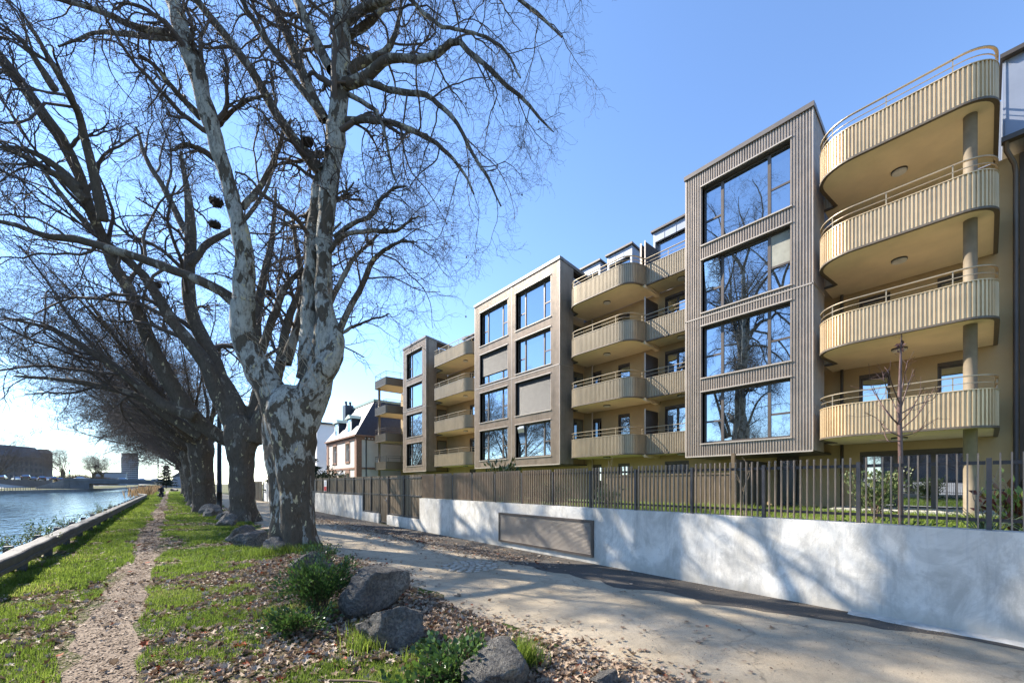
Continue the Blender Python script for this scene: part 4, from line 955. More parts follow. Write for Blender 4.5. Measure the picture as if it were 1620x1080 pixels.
# ------------------------------------------------------------------ leafy plants
def leaves(P0, N0, size, rng, asp=.5, droop=.0):
    """kite-shaped leaves: P0 positions, N0 pointing direction"""
    n = len(P0); d = unit(N0+rng.randn(n, 3)*.35); s = unit(np.cross(d, rng.randn(n, 3))); L = (size*(.6+.8*rng.rand(n)))[:, None]; nn = np.cross(d, s)
    a = P0; b = P0+d*L*.45+s*L*asp*.5+nn*L*.06; c = P0+d*L+nn*L*droop; e = P0+d*L*.45-s*L*asp*.5+nn*L*.06
    V = np.stack((a, b, c, e), 1).reshape(-1, 3); i = np.arange(n)*4; T = np.concatenate((np.stack((i, i+1, i+2), 1), np.stack((i, i+2, i+3), 1)))
    return V, T, np.repeat(rng.rand(n), 4)
def shrub(p, rx, ry, h, n, size, lab, mat='shrub', seed=1, cat='bush', stems=14, grp=None, asp=.5, up=.4, name='bush', clump=None):
    r = np.random.RandomState(seed); t = thing(name, p, lab, cat, grp)
    st = []
    for i in range(stems):
        a = r.rand()*6.28; q = np.array((math.cos(a)*rx*r.uniform(.3, 1), math.sin(a)*ry*r.uniform(.3, 1), h*r.uniform(.6, 1.0))); m = q*np.array((.35, .35, .55))+r.randn(3)*.03
        st.append([np.zeros(3)+r.randn(3)*np.array((.06, .06, 0)), m, q])
    st = np.array([catmull(s, 8) for s in st])+np.array(p)
    R = np.tile(np.linspace(.011, .004, 8)[None], (len(st), 1)); A, B = grow(st, R, r, 7, min(rx, h)*.75, .8, 5, .2, .03, .2, .6, .003)
    V, Q = join([tubes(st, R, 5), tubes(A, B, 3)]); np_mesh('stems', V, Q, mats=M['stem'], parent=t)
    src = np.concatenate((A[:, 2:].reshape(-1, 3), st[:, 5:].reshape(-1, 3))); i = r.randint(0, len(src), n); P0 = src[i]+r.randn(n, 3)*size*.7; P0[:, 2] = np.maximum(P0[:, 2], p[2]+.01)
    N0 = unit(P0-np.array(p)-np.array((0, 0, h*.2)))+np.array((0, 0, up)); V, T, ti = leaves(P0, N0, size, r, asp); np_mesh('leaves', V, tris=T, mats=M[mat], parent=t, attr=ti)
    return t
shrub((1.42, 5.45, 0), .46, .42, .58, 5200, .042, 'dark green leafy bush growing against the largest boulder', 'shrub', 3, stems=26)
shrub((1.1, 4.95, 0), .45, .4, .2, 1300, .045, 'low green bramble spreading into the grass left of the leafy bush', 'shrub', 4, stems=14)
shrub((1.80, 2.85, .02), .50, .42, .26, 1500, .045, 'trailing ivy over the boulder at the lower edge', 'shrub', 8, cat='ivy', name='ivy', stems=20, asp=.8)
shrub((1.5, 2.75, 0), .4, .35, .16, 700, .045, 'low dark ivy on the leaf litter left of the lowest boulder', 'shrub', 9, cat='ivy', name='ivy', stems=12, asp=.8)
shrub((2.2, 8.2, 0), .3, .3, .45, 500, .05, 'small leafy plant beside the foot of the big tree', 'shrub', 10, stems=8)
# weeds along the water side of the guard rail
for i, (y, h, n) in enumerate([(6.6, .45, 500), (8.3, .35, 450), (11.3, .55, 600), (13.6, .6, 700), (16.5, .5, 600), (19.5, .5, 500), (24, .5, 500), (30, .5, 400)]):
    shrub((-2.45-.1*(i % 3), y, -.05), .45, .9, h+.12, n, .045, 'leafy weed on the canal edge behind the guard rail', 'shrub' if i % 3 else 'shrub_y', 20+i, cat='weed', name='weed', grp='weeds on the canal edge', stems=9)
rd = np.random.RandomState(5); n = 900; y_ = rd.uniform(66, 150, n); P0 = np.stack((rd.uniform(-4.2, -2.1, n), y_, rd.uniform(-.3, .2, n)), 1)
V, T, ti = leaves(P0, np.tile((0, 0, 1.6), (n, 1)), 1.1, rd, .09); tag(np_mesh('reeds', V, tris=T, mats=M['dry'], attr=ti), 'pale dry reeds on the canal bank towards the bridge', 'reeds', kind='stuff')
# two bare twigs leaning over the water, one fallen stick
for j, (pp, lab) in enumerate([([(-2.3, 5.9, -.1), (-2.6, 6.3, .5), (-3.1, 6.9, 1.05)], 'thin bare stem leaning over the water left of the guard rail'), ([(.95, 3.55, .03), (1.25, 3.15, .07), (1.42, 2.75, .04)], 'fallen dark stick lying in the leaves beside the pale-topped boulder')]):
    mb = MB(); mb.tube(catmull(pp, 9), np.linspace(.012, .005, 9), 5); tag(mb.build('stick', [M['stem']]), lab, 'stick')

# ------------------------------------------------------------------ grass and leaf litter
rg = np.random.RandomState(77)
def patch(x, y): return .55*vnoise(x, y, 1.1, 3)+.30*vnoise(x, y, .42, 4)+.15*vnoise(x, y, .16, 5)
def path_c(y): return -.48+.08*np.sin(y*.55+.5)
def grass_mask(x, y):
    m = patch(x, y); d = np.abs(x-path_c(y)); ok = (d > .20+.28*(vnoise(x, y, .5, 9)-.2))
    edge = np.clip((x-1.2)/.9, 0, 1)*.25                        # thinner towards the boulders
    return ok & (m > .425+edge-.10*(x < -1.0))
def blades(name, n, ylo, yhi, xlo, xhi, h, wd, lab, mask=grass_mask, z0=0., dens=None, mat='grass', tint=(0, 1)):
    x = rg.uniform(xlo, xhi, n); y = ylo+(yhi-ylo)*rg.rand(n)**(dens or 1)
    if mask is not None: k = mask(x, y); x, y = x[k], y[k]
    n = len(x); tall = .55+.9*vnoise(x, y, .35, 21)
    hh = h*tall*(.5+rg.rand(n)); a = rg.rand(n)*6.283; ln = rg.uniform(.15, .9, n)*hh; dx, dy = np.cos(a), np.sin(a); wx, wy = -dy*wd*.5, dx*wd*.5
    def v(f, g, u): return np.stack((x+dx*ln*f+wx*u, y+dy*ln*f+wy*u, z0+hh*g), 1)
    V = np.stack((v(0, 0, 1), v(0, 0, -1), v(.35, .6, .8), v(.35, .6, -.8), v(1, 1, 0)), 1).reshape(-1, 3); i = np.arange(n)*5
    ti = np.clip(tint[0]+(tint[1]-tint[0])*(.15+.55*vnoise(x, y, .8, 31)+.45*(rg.rand(n)-.25)), 0, 1)
    return tag(np_mesh(name, V, np.stack((i, i+1, i+3, i+2), 1), np.stack((i+2, i+3, i+4), 1), mats=M[mat], attr=np.repeat(ti, 5)), lab, 'grass', kind='stuff')
blades('grass', 190000, 1.2, 9, -2.7, 2.3, .055, .0055, 'short bright green grass on the verge near the camera', dens=1.25)
blades('grass', 120000, 9, 24, -2.7, 2.6, .065, .010, 'green grass on the verge around the big tree', dens=1.3)
blades('grass', 80000, 24, 110, -2.6, 3.0, .09, .028, 'green grass on the verge under the far trees', dens=1.5)
def tufts(name, cs, n, h, lab, rad=.16):
    c = np.array(cs)[rg.randint(0, len(cs), n)]; x = c[:, 0]+rg.randn(n)*rad*.5; y = c[:, 1]+rg.randn(n)*rad*.5; hh = h*(.5+.7*rg.rand(n)); a = rg.rand(n)*6.283; ln = hh*rg.uniform(.1, .7, n); dx, dy = np.cos(a), np.sin(a); wd = .004
    def v(f, g, u): return np.stack((x+dx*ln*f-dy*wd*u, y+dy*ln*f+dx*wd*u, hh*g), 1)
    V = np.stack((v(0, 0, 1), v(0, 0, -1), v(.35, .6, .8), v(.35, .6, -.8), v(1, 1, 0)), 1).reshape(-1, 3); i = np.arange(n)*5
    return tag(np_mesh(name, V, np.stack((i, i+1, i+3, i+2), 1), np.stack((i+2, i+3, i+4), 1), mats=M['grass'], attr=np.repeat(.35+.5*rg.rand(n), 5)), lab, 'grass', kind='stuff')
tufts('grass_tuft', [(2.42, 2.78), (2.47, 2.72)], 420, .24, 'thick tuft of tall grass at the roadside by the lowest boulder')
tufts('grass_tuft', [(1.10, 2.62), (1.2, 2.7), (1.02, 2.75), (1.25, 2.55)], 1500, .15, 'thick tufts of tall grass at the lower edge left of the ivy')
tufts('grass_tuft', [(1.42, 3.95), (1.45, 4.1), (1.55, 4.35), (1.75, 3.4)], 500, .17, 'grass growing around the pale-topped boulder')
tufts('grass_tuft', [(2.1, 10.9), (2.4, 10.75), (1.9, 11.0), (2.6, 10.8), (1.6, 10.7)], 1800, .22, 'long grass round the foot of the big tree', .35)
# fallen plane leaves: small lobed sheets, curled
LOBE = np.array([(0, -.55), (.18, -.18), (.52, -.26), (.34, .06), (.5, .34), (.17, .26), (0, .55), (-.17, .26), (-.5, .34), (-.34, .06), (-.52, -.26), (-.18, -.18)])
def litter(name, x, y, size, lab, z0=.006, mat='litter', red=.05, curl=.35, simple=False, tilt=.35):
    n = len(x); lob = LOBE if not simple else np.array([(0, -.5), (.33, -.05), (.12, .5), (-.3, .1)]); m = len(lob); s = size*(.45+.9*rg.rand(n)); a = rg.rand(n)*6.283; ca, sa = np.cos(a), np.sin(a)
    X = lob[:, 0][None]*s[:, None]*(.7+.5*rg.rand(n))[:, None]; Yy = lob[:, 1][None]*s[:, None]; fold = curl*(.2+rg.rand(n))[:, None]
    Z = np.abs(X)*fold+(Yy**2)/s[:, None]*fold*.7*rg.choice([-1, 1], n)[:, None]; tl = rg.randn(n)*tilt; Z2 = Z*np.cos(tl)[:, None]+Yy*np.sin(tl)[:, None]; Y2 = Yy*np.cos(tl)[:, None]-Z*np.sin(tl)[:, None]
    Z2 = Z2-Z2.min(1, keepdims=True)+z0+.012*rg.rand(n)[:, None]
    PX = x[:, None]+X*ca[:, None]-Y2*sa[:, None]; PY = y[:, None]+X*sa[:, None]+Y2*ca[:, None]
    cen = np.stack((x, y, Z2.min(1)+.002), 1)[:, None]; V = np.concatenate((np.stack((PX, PY, Z2), 2), cen), 1); i = (np.arange(n)*(m+1))[:, None]; j = np.arange(m)
    T = np.stack((np.broadcast_to(i+m, (n, m)), i+j, i+(j+1) % m), 2).reshape(-1, 3)
    ti = np.where(rg.rand(n) < red, .97, rg.beta(2.2, 1.8, n)*.92); return tag(np_mesh(name, V.reshape(-1, 3), tris=T, mats=M[mat], attr=np.repeat(ti, m+1)), lab, 'leaves', kind='stuff')
def scatter(n, xlo, xhi, ylo, yhi, fn, dens=1.0):
    x = rg.uniform(xlo, xhi, n); y = ylo+(yhi-ylo)*rg.rand(n)**dens; k = rg.rand(n) < fn(x, y); return x[k], y[k]
x, y = scatter(34000, -2.6, 2.9, 1.4, 10, lambda x, y: np.where(patch(x, y) < .47+.14*(x > 1.2), .9, .16)*np.where(np.abs(x-path_c(y)) < .3, .12, 1)*np.where(x < -.9, .6, 1), 1.3)
litter('fallen_leaves', x, y, .058, 'curled pale brown plane leaves strewn over the near verge', red=.035, curl=.6, tilt=.5)
x, y = scatter(14000, -2.6, 3.0, 10, 40, lambda x, y: np.where(patch(x, y) < .48, .95, .2), 1.3)
litter('fallen_leaves', x, y, .11, 'pale brown leaves strewn over the far verge', simple=True, tilt=.2)
x, y = scatter(26000, 1.2, 3.9, 1.3, 14, lambda x, y: np.exp(-((x-2.55-.2*np.sin(y))/.50)**2)*(.35+.9*vnoise(x, y, .9, 41)), 1.3)
litter('fallen_leaves', x, y, .055, 'brown leaf litter drifted between the boulders and the road', red=.03)
def wallside(x, y): return np.exp(-((x-(5.75-.05*np.clip(y-6, 0, 30)))/.55)**2)*np.clip((y-5.2)/3, 0, 1)*(.25+1.1*vnoise(x, y, 1.2, 43))
x, y = scatter(26000, 3.4, 6.6, 5, 26, wallside, 1.2)
litter('fallen_leaves', x, y, .06, 'brown leaves drifted along the road in front of the grey wall', red=.02, z0=.010, tilt=.25)
x, y = scatter(900, 2.6, 6.6, 1.2, 16, lambda x, y: .25+.7*(vnoise(x, y, 1.1, 47) > .62), 1.2)
litter('fallen_leaves', x, y, .05, 'single leaves scattered on the road surface', z0=.010, tilt=.2)
x, y = scatter(70000, -1.5, .4, 1.3, 22, lambda x, y: np.exp(-((x-path_c(y))/.25)**2), 1.35)
litter('leaf_fragments', x, y, .032, 'trodden pale leaf fragments covering the narrow path', mat='chips', simple=True, red=0, curl=.3, tilt=.2)
x, y = scatter(14000, -1.5, .5, 22, 90, lambda x, y: np.exp(-((x-path_c(y)*.9)/.38)**2), 1.3)
litter('leaf_fragments', x, y, .07, 'pale leaf fragments on the far end of the path', mat='chips', simple=True, red=0, tilt=.15)
x, y = scatter(26000, 2.6, 6.62, .3, 14, lambda x, y: .2+.8*np.maximum(vnoise(x, y, .5, 51) > .58, x > 6.35), 1.4)
litter('road_grit', x, y, .014, 'small grit and leaf crumbs lying on the sandy road', mat='chips', simple=True, red=0, z0=.009, tilt=.3)
# ring of old cobbles in the road
cb = thing('cobble_ring', (4.56, 6.65, 0), 'round patch of old cobbles set in the sandy road', 'paving')
mb = MB()
for r_, n in ((0.08, 3), (.22, 9), (.36, 14), (.50, 19)):
    for i in range(n):
        a = 6.283*(i+.3*random.random())/n; cx, cy = 4.56+r_*math.cos(a), 6.65+r_*math.sin(a); q = []
        for j in range(7): b = 6.283*j/7+random.uniform(-.2, .2); e = .066*random.uniform(.85, 1.1); q.append((cx+e*math.cos(b), cy+e*math.sin(b)))
        mb.prism(q, .002, .022+.012*random.random())
mb.build('cobbles', [plain('pale_cobble', (.36, .31, .245), .9, 0, .3, 9, .3, 40)], cb, bevel=.008)

# ------------------------------------------------------------------ garden planting and furniture
blades('garden_grass', 90000, -4, 10.5, WX+.23, 15.5, .13, .014, 'bright green lawn behind the picket fence', mask=lambda x, y: rg.rand(len(x)) < np.where(x < 8.8, 1.0, .35), z0=GZ, tint=(.62, .95))
yt = thing('young_tree', (9.4, Yat(1426, 9.4), GZ), 'slim young tree with bare upright twigs and a few dead leaves, planted behind the fence', 'tree')
dT = 9.4/ray(1426)[0]; C = [P(x_, y_, dT) for x_, y_ in [(1426, 880), (1425, 800), (1425, 740), (1424, 690), (1423, 640), (1424, 600), (1425, 560), (1426, 528)]]
mb = MB(); mb.tube(catmull(C, 24), np.interp(np.linspace(0, 1, 24), [0, .6, 1], [.037, .029, .007]), 12); cher = plain('cherry_bark', (.13, .07, .055), .5, 0, .4, 9); mb.build('trunk', [cher], yt)
br = [[(1424, 690), (1405, 680), (1385, 660), (1367, 653)], [(1424, 697), (1405, 697), (1398, 680), (1392, 665)], [(1424, 672), (1405, 655), (1390, 630), (1381, 610)], [(1424, 660), (1410, 630), (1400, 606), (1396, 588)], [(1424, 690), (1445, 685), (1462, 675), (1485, 660)], [(1424, 680), (1450, 658), (1466, 635), (1478, 614)], [(1424, 668), (1440, 650), (1455, 625), (1462, 612)], [(1424, 650), (1433, 620), (1440, 600), (1446, 592)], [(1424, 640), (1412, 610), (1406, 590), (1399, 580)], [(1424, 630), (1430, 600), (1434, 580), (1436, 570)], [(1424, 676), (1395, 640), (1380, 615), (1376, 602)], [(1424, 655), (1450, 640), (1475, 632), (1482, 620)]]
rY = np.random.RandomState(4); BP = np.array([catmull([P(x_, y_, dT+(i/3)*rY.uniform(-.9, .9)) for i, (x_, y_) in enumerate(b)], 10) for b in br]); BR = np.tile(np.linspace(.011, .0035, 10)[None], (len(br), 1))
A, B = grow(BP, BR, rY, 5, .4, .6, 5, .3, .06, .15, .6, .004); V, Q = join([tubes(BP, BR, 6), tubes(A, B, 4)]); np_mesh('branches', V, Q, mats=cher, parent=yt)
n = 16; P0 = np.array([P(1426, rY.uniform(528, 552), dT) for _ in range(n)])+rY.randn(n, 3)*.025; V, T, ti = leaves(P0, rY.randn(n, 3)*.5-np.array((0, 0, .8)), .085, rY, .5); np_mesh('dead_leaves', V, tris=T, mats=plain('dark_dead_leaf', (.06, .022, .018), .7), parent=yt)
def gat(pxx, X): return (X, Yat(pxx, X), GZ)
shrub(gat(1385, 12.5), .55, .5, 1.2, 1500, .08, 'rounded leafy shrub in front of the glass doors, left of the young tree', 'shrub_y', 51, cat='shrub', name='shrub')
shrub(gat(1400, 8.2), .4, .8, .25, 600, .06, 'low dark ground plant at the foot of the young tree', 'shrub', 52, cat='shrub', name='shrub', stems=10)
mg = shrub(gat(800, 8.6), .45, .5, 1.55, 700, .17, 'glossy magnolia shrub rising above the picket fence', 'magnolia', 53, cat='shrub', name='magnolia', up=.7, asp=.4)
for i, (pxx, X, h, lab) in enumerate([(763, 9, .9, 'pale-leaved shrub left of the magnolia behind the fence'), (850, 9, .8, 'wispy pale shrub just right of the magnolia behind the fence'), (876, 8.6, .85, 'thin shrub behind the fence midway along the picket run'), (960, 10, .8, 'dark low shrub behind the fence below the middle balconies')]):
    shrub(gat(pxx, X), .5, .6, h, 500, .07, lab, 'shrub_y', 60+i, cat='shrub', name='shrub', stems=12)
shrub(gat(1614, 9.0), .35, .35, .85, 420, .11, 'red and yellow-green leaved shrub at the right edge behind the fence', 'redleaf', 71, cat='shrub', name='shrub', up=.2, asp=.45)
cn = thing('spiky_plant', gat(1562, 8.4), 'spiky strap-leaved plant in the garden bed left of the black chair', 'plant')
r = np.random.RandomState(9); S_ = []
for i in range(34): a = r.rand()*6.28; e = r.uniform(.2, .6); S_.append([np.array(gat(1562, 8.4)), np.array(gat(1562, 8.4))+np.array((math.cos(a)*e*.4, math.sin(a)*e*.4, .35)), np.array(gat(1562, 8.4))+np.array((math.cos(a)*e, math.sin(a)*e, .35+r.uniform(-.1, .25)))])
V, Q = tubes(np.array([catmull(s, 7) for s in S_]), np.tile(np.linspace(.012, .003, 7)[None], (34, 1)), 3); np_mesh('strap_leaves', V, Q, mats=plain('strap_leaf', (.16, .20, .09), .5), parent=cn)
for i, (pxx, X, lab) in enumerate([(968, 8.4, 'thin pale bare sapling behind the fence below the middle balconies'), (1180, 8.2, 'thin bare sapling behind the fence under the nearest bay'), (1552, 8.6, 'bare stem with yellow buds behind the fence beside the column')]):
    b0 = np.array(gat(pxx, X)); t = thing('sapling', tuple(b0), lab, 'sapling'); q = np.array([catmull([b0, b0+np.array((.02, .05, .6)), b0+np.array((0, -.05 if i else .1, 1.45-.3*i))], 10)]); R = np.tile(np.linspace(.014, .005, 10)[None], (1, 1))
    A, B = grow(q, R, r, 7, .5, .5, 5, .35, .05, .12, .6, .004); V, Q = join([tubes(q, R, 6), tubes(A, B, 4)]); np_mesh('stems', V, Q, mats=plain('pale_stem', (.30, .22, .14), .7), parent=t)
ch = thing('garden_chair', (16.9, Yat(1592, 16.9), GZ+.06), 'black garden chair standing on the terrace at the right', 'chair', rz=.5)
cx, cy, cz = 16.9, Yat(1592, 16.9), GZ+.06
mb = MB(); mb.box(cx-.24, cx+.24, cy-.24, cy+.24, cz+.42, cz+.46); mb.build('seat', [M['black']], ch, bevel=.015)
mb = MB(); mb.hexa([(cx-.22, cy-.26, cz+.46), (cx+.22, cy-.26, cz+.46), (cx+.22, cy-.22, cz+.46), (cx-.22, cy-.22, cz+.46), (cx-.20, cy-.46, cz+.95), (cx+.20, cy-.46, cz+.95), (cx+.20, cy-.42, cz+.95), (cx-.20, cy-.42, cz+.95)]); mb.build('backrest', [M['black']], ch, bevel=.012)
for sx in (-1, 1):
    for sy in (-1, 1): mb = MB(); mb.tube([(cx+sx*.20, cy+sy*.20, cz+.42), (cx+sx*.25, cy+sy*.26, cz)], .014, 8); mb.build('leg', [M['black']], ch)
    mb = MB(); mb.tube([(cx+sx*.25, cy+.2, cz+.46), (cx+sx*.25, cy+.2, cz+.64), (cx+sx*.25, cy-.3, cz+.66)], .014, 8); mb.build('armrest', [M['black']], ch)

# ------------------------------------------------------------------ lamp post by the row
lp = thing('lamp_post', (2.07, 27.6, 0), 'tall black lamp post between the trees of the row', 'lamp post')
mb = MB(); mb.cyl(2.07, 27.6, 0, 1.2, .135, 16, .125); mb.cyl(2.07, 27.6, 1.2, 9.2, .12, 16, .075); mb.build('pole', [M['black']], lp)
mb = MB(); mb.tube([(2.07, 27.6, 9.1), (2.3, 27.6, 9.5), (3.3, 27.6, 9.6)], .04, 8); mb.build('arm', [M['black']], lp)
mb = MB(); mb.box(3.2, 3.9, 27.45, 27.75, 9.52, 9.66); mb.build('lamp_head', [M['black']], lp, bevel=.03)

# ------------------------------------------------------------------ villa, white block and garden sheds at the end of the lane
vl = thing('villa', (18, 47, 0), 'old white villa with brick corners and a dark slate mansard roof', 'villa')
brick = plain('brick_trim', (.27, .155, .11), .9, 0, .35, 9, .2, 60); slate = plain('dark_slate', (.035, .04, .055), .45, 0, .25, 4, .2, 30); villaw = plain('villa_render', (.66, .62, .56), .9, 0, .06, 1.2); patina = plain('copper_patina', (.24, .33, .29), .6, .1, .15, 4)
vx0, vx1, vy0, vy1, ve = 14.85, 26, 42.6, 53, 6.75
mb = MB(); vw = [(44.8, 46.0), (49.3, 50.5)]
wall_open(mb, vx0, vx0+.35, vy0, vy1, 0, ve, [(a, b, z, z+1.95) for a, b in vw for z in (.85, 4.1)])
n_ = len(mb.f)
for z in (.9, 4.1): pass
mb.box(vx0+.35, vx1, vy0, vy0+.35, 0, ve); mb.box(vx0+.5, vx1, vy0+.35, vy1, 0, ve-.01); mb.build('wall', [villaw], vl)
mb = MB(); mb.box(vx0-.06, vx0+.5, vy0-.06, vy0+.55, 0, ve-.45); mb.box(vx0-.06, vx0+.5, vy1-.7, vy1+.05, 0, ve-.45)
mb.box(vx0-.07, vx0-.001, vy0+.55, vy1-.7, 3.2, 3.4); mb.box(vx0+.5, vx1, vy0-.07, vy0-.001, 3.2, 3.4)
mb.build('brick_quoins', [brick], vl)
mb = MB(); mb.box(vx0-.10, vx0-.002, vy0-.10, vy1+.1, ve-.45, ve-.12); mb.box(vx0-.002, vx1, vy0-.10, vy0-.002, ve-.45, ve-.12); mb.box(vx0-.28, vx1, vy0-.28, vy1+.2, ve-.12, ve+.04)
for i in range(30): mb.mat(1).box(vx0+.8+i*.36, vx0+.98+i*.36, vy0-.14, vy0-.101, ve-.36, ve-.22)
mb.build('cornice', [brick, villaw], vl)
for a, b in vw:
    for z in (.85, 4.1):
        mb = MB(); mb.box(vx0-.05, vx0-.001, a-.14, a, z-.2, z+2.2); mb.box(vx0-.05, vx0-.001, b, b+.14, z-.2, z+2.2); mb.box(vx0-.06, vx0-.001, a, b, z+1.95, z+2.3); mb.box(vx0-.08, vx0-.001, a, b, z-.2, z)
        w_ = mb.build('window', [brick], vl); pane(w_, vx0+.2, a, b, z, z+1.95)
        mb = MB(); mb.box(vx0+.16, vx0+.199, (a+b)/2-.04, (a+b)/2+.04, z, z+1.95); mb.box(vx0+.16, vx0+.199, a, b, z+1.3, z+1.37); mb.build('frame', [M['white']], w_)
for z in (.9, 4.0):
    mb = MB(); mb.box(20.6, 22.4, vy0-.05, vy0-.001, z-.3, z+2.3); w_ = mb.build('window', [brick], vl)
    mb = MB(); mb.box(20.85, 22.15, vy0-.08, vy0-.051, z-.05, z+2.05); mb.build('frame', [M['white']], w_)
    for q in range(2): pane(w_, 0, 0, .001, 0, .001) if False else None
    for q in (20.92, 21.54):
        mb = MB(); mb.box(q, q+.54, vy0-.1, vy0-.081, z+.02, z+1.98); mb.build('pane', [M['glass']], w_)
mb = MB(); rz0, rz1 = ve+.04, 10.9
mb.hexa([(vx0-.2, vy0-.2, rz0), (vx1, vy0-.2, rz0), (vx1, vy1+.2, rz0), (vx0-.2, vy1+.2, rz0), (vx0+2.6, vy0+1.9, rz1), (vx1-1, vy0+1.9, rz1), (vx1-1, vy1-1.9, rz1), (vx0+2.6, vy1-1.9, rz1)])
rf = mb.build('roof', [slate], vl)
mb = MB(); mb.box(vx0+2.5, vx1-1, vy0+1.8, vy1-1.8, rz1, rz1+.25); mb.build('ridge', [patina], rf)
for yc in (45.6, 50.0):
    mb = MB(); mb.box(vx0+.25, vx0+3, yc-.75, yc+.75, rz0, rz0+2.0); mb.mat(1).box(vx0+.20, vx0+.249, yc-.75, yc-.5, rz0+.02, rz0+2); mb.box(vx0+.20, vx0+.249, yc+.5, yc+.75, rz0+.02, rz0+2); dm = mb.build('dormer', [slate, M['white']], rf)
    mb = MB(); mb.wallpoly([(yc-1.0, rz0+2.0), (yc+1.0, rz0+2.0), (yc, rz0+2.55)], 0, vx0+.0, vx0+3.2); mb.build('dormer_roof', [patina], dm) if False else None
    mb = MB(); mb.hexa([(vx0, yc-1, rz0+2.0), (vx0+3.2, yc-1, rz0+2.0), (vx0+3.2, yc+1, rz0+2.0), (vx0, yc+1, rz0+2.0), (vx0+.1, yc-.25, rz0+2.45), (vx0+3.2, yc-.25, rz0+2.45), (vx0+3.2, yc+.25, rz0+2.45), (vx0+.1, yc+.25, rz0+2.45)]); mb.build('dormer_roof', [patina], dm)
    mb = MB(); mb.box(vx0+.22, vx0+.245, yc-.5, yc+.5, rz0+.15, rz0+1.9); mb.build('pane', [M['glass']], dm)
mb = MB(); mb.box(20.9, 22.3, vy0+.1, vy0+2.5, rz0+.3, rz0+2.2); mb.wallpoly([(20.7, rz0+2.2), (22.5, rz0+2.2), (21.6, rz0+3.1)], 1, vy0+.0, vy0+2.6); dm = mb.build('dormer', [villaw], rf)
mb = MB(); mb.box(vx0+1.6, vx0+2.6, 51.2, 52.2, rz0+1, 11.4); [mb.cyl(vx0+1.85+.5*i, 51.7, 11.4, 11.9, .14, 10) for i in range(2)]; mb.build('chimney', [slate], vl)
mb = MB(); mb.tube([(vx0+.95, vy0-.1, ve-.1), (vx0+.95, vy0-.1, .1)], .06, 8); mb.build('downpipe', [M['dkgrey']], vl)
mb = MB(); mb.hexa([(vx0-1.6, 46.6, 2.35), (vx0, 46.6, 2.75), (vx0, 49, 2.75), (vx0-1.6, 49, 2.35), (vx0-1.6, 46.6, 2.45), (vx0, 46.6, 2.85), (vx0, 49, 2.85), (vx0-1.6, 49, 2.45)]); mb.build('porch_roof', [M['white']], vl)
wb = thing('white_block', (19, 66, 0), 'tall plain white block beyond the villa', 'building')
ww = plain('bluish_white_render', (.70, .71, .73), .9, 0, .04, 1); mb = MB(); wops = [(65.6+3.4*i, 66.8+3.4*i, z, z+1.6) for i in range(3) for z in (1.2, 4.2, 7.2)]
wall_open(mb, 16.6, 17, 64.4, 76, 0, 10.6, wops); mb.box(17, 26, 64.4, 64.8, 0, 10.6); mb.box(17.2, 26, 64.8, 76, 0, 10.5); mb.build('wall', [ww], wb)
mb = MB(); mb.box(16.2, 26.3, 64.0, 76.3, 10.6, 10.85); mb.build('roof', [M['dkgrey']], wb)
for a, b, c, d in wops: mb = MB(); mb.box(16.8, 16.84, a, b, c, d); mb.build('window', [M['glass']], wb)
sh = thing('shed', (15.5, 58, 0), 'low pale shed with a grey flat roof beside the white block', 'shed'); mb = MB(); mb.box(13.2, 17.5, 57, 62, 0, 2.5); mb.build('wall', [M['white']], sh); mb = MB(); mb.box(12.9, 17.8, 56.7, 62.3, 2.5, 2.75); mb.build('roof', [M['dkgrey']], sh)
hd = shrub((9.0, 36, 0), 1.6, 8, 2.6, 5000, .16, 'dark clipped hedge behind the boarded fence', 'conifer', 91, cat='hedge', name='hedge', stems=60)
# grey and timber fence panels seen between the trunks
pf = thing('panel_fence', (6.8, 34, 0), 'grey-white board fence seen between the first two trunks', 'fence')
for i in range(7):
    mb = MB(); boards(mb, 31+1.9*i, 32.85+1.9*i, .02, 1.75, x=6.75, p=.3); mb.build('board_panel', [M['white']], pf); mb = MB(); mb.box(6.68, 6.8, 32.86+1.9*i, 32.95+1.9*i, 0, 1.85); mb.build('post', [M['dkgrey']], pf)
wf = thing('timber_fence', (6.7, 52, 0), 'brown timber fence seen just right of the lamp post', 'fence')
for i in range(4): mb = MB(); boards(mb, 45+2*i, 46.9+2*i, .02, 1.9, x=6.7, p=.2); mb.build('board_panel', [M['boards']], wf)
def conifer(p, h, r_, lab, seed, n=2600):
    r = np.random.RandomState(seed); t = thing('conifer', p, lab, 'tree', 'dark conifers'); p = np.array(p); mb = MB(); mb.tube([p, p+np.array((0, 0, h))], [.2, .03], 8); mb.build('trunk', [M['twig']], t)
    z = r.rand(n)**1.4; lay = (.55+.45*np.cos(z*42)); rad = r_*(1-z)**.8*lay*np.sqrt(r.rand(n)); a = r.rand(n)*6.283
    P0 = p+np.stack((np.cos(a)*rad, np.sin(a)*rad, h*(.12+.88*z)), 1); V, T, ti = leaves(P0, np.stack((np.cos(a), np.sin(a), -.2+0*a), 1), h*.075, r, .35); np_mesh('foliage', V, tris=T, mats=M['conifer'], parent=t, attr=ti); return t
conifer((9.2, 43, 0), 8.0, 2.4, 'dark evergreen between the two nearest trunks', 1, 4000)
conifer((12.0, 52, 0), 7, 2.2, 'dark evergreen behind the timber fence beside the lamp post', 2)
conifer(at(263, 150, 0), 8.5, 4.0, 'dark pine standing at the canal end near the bridge', 3)
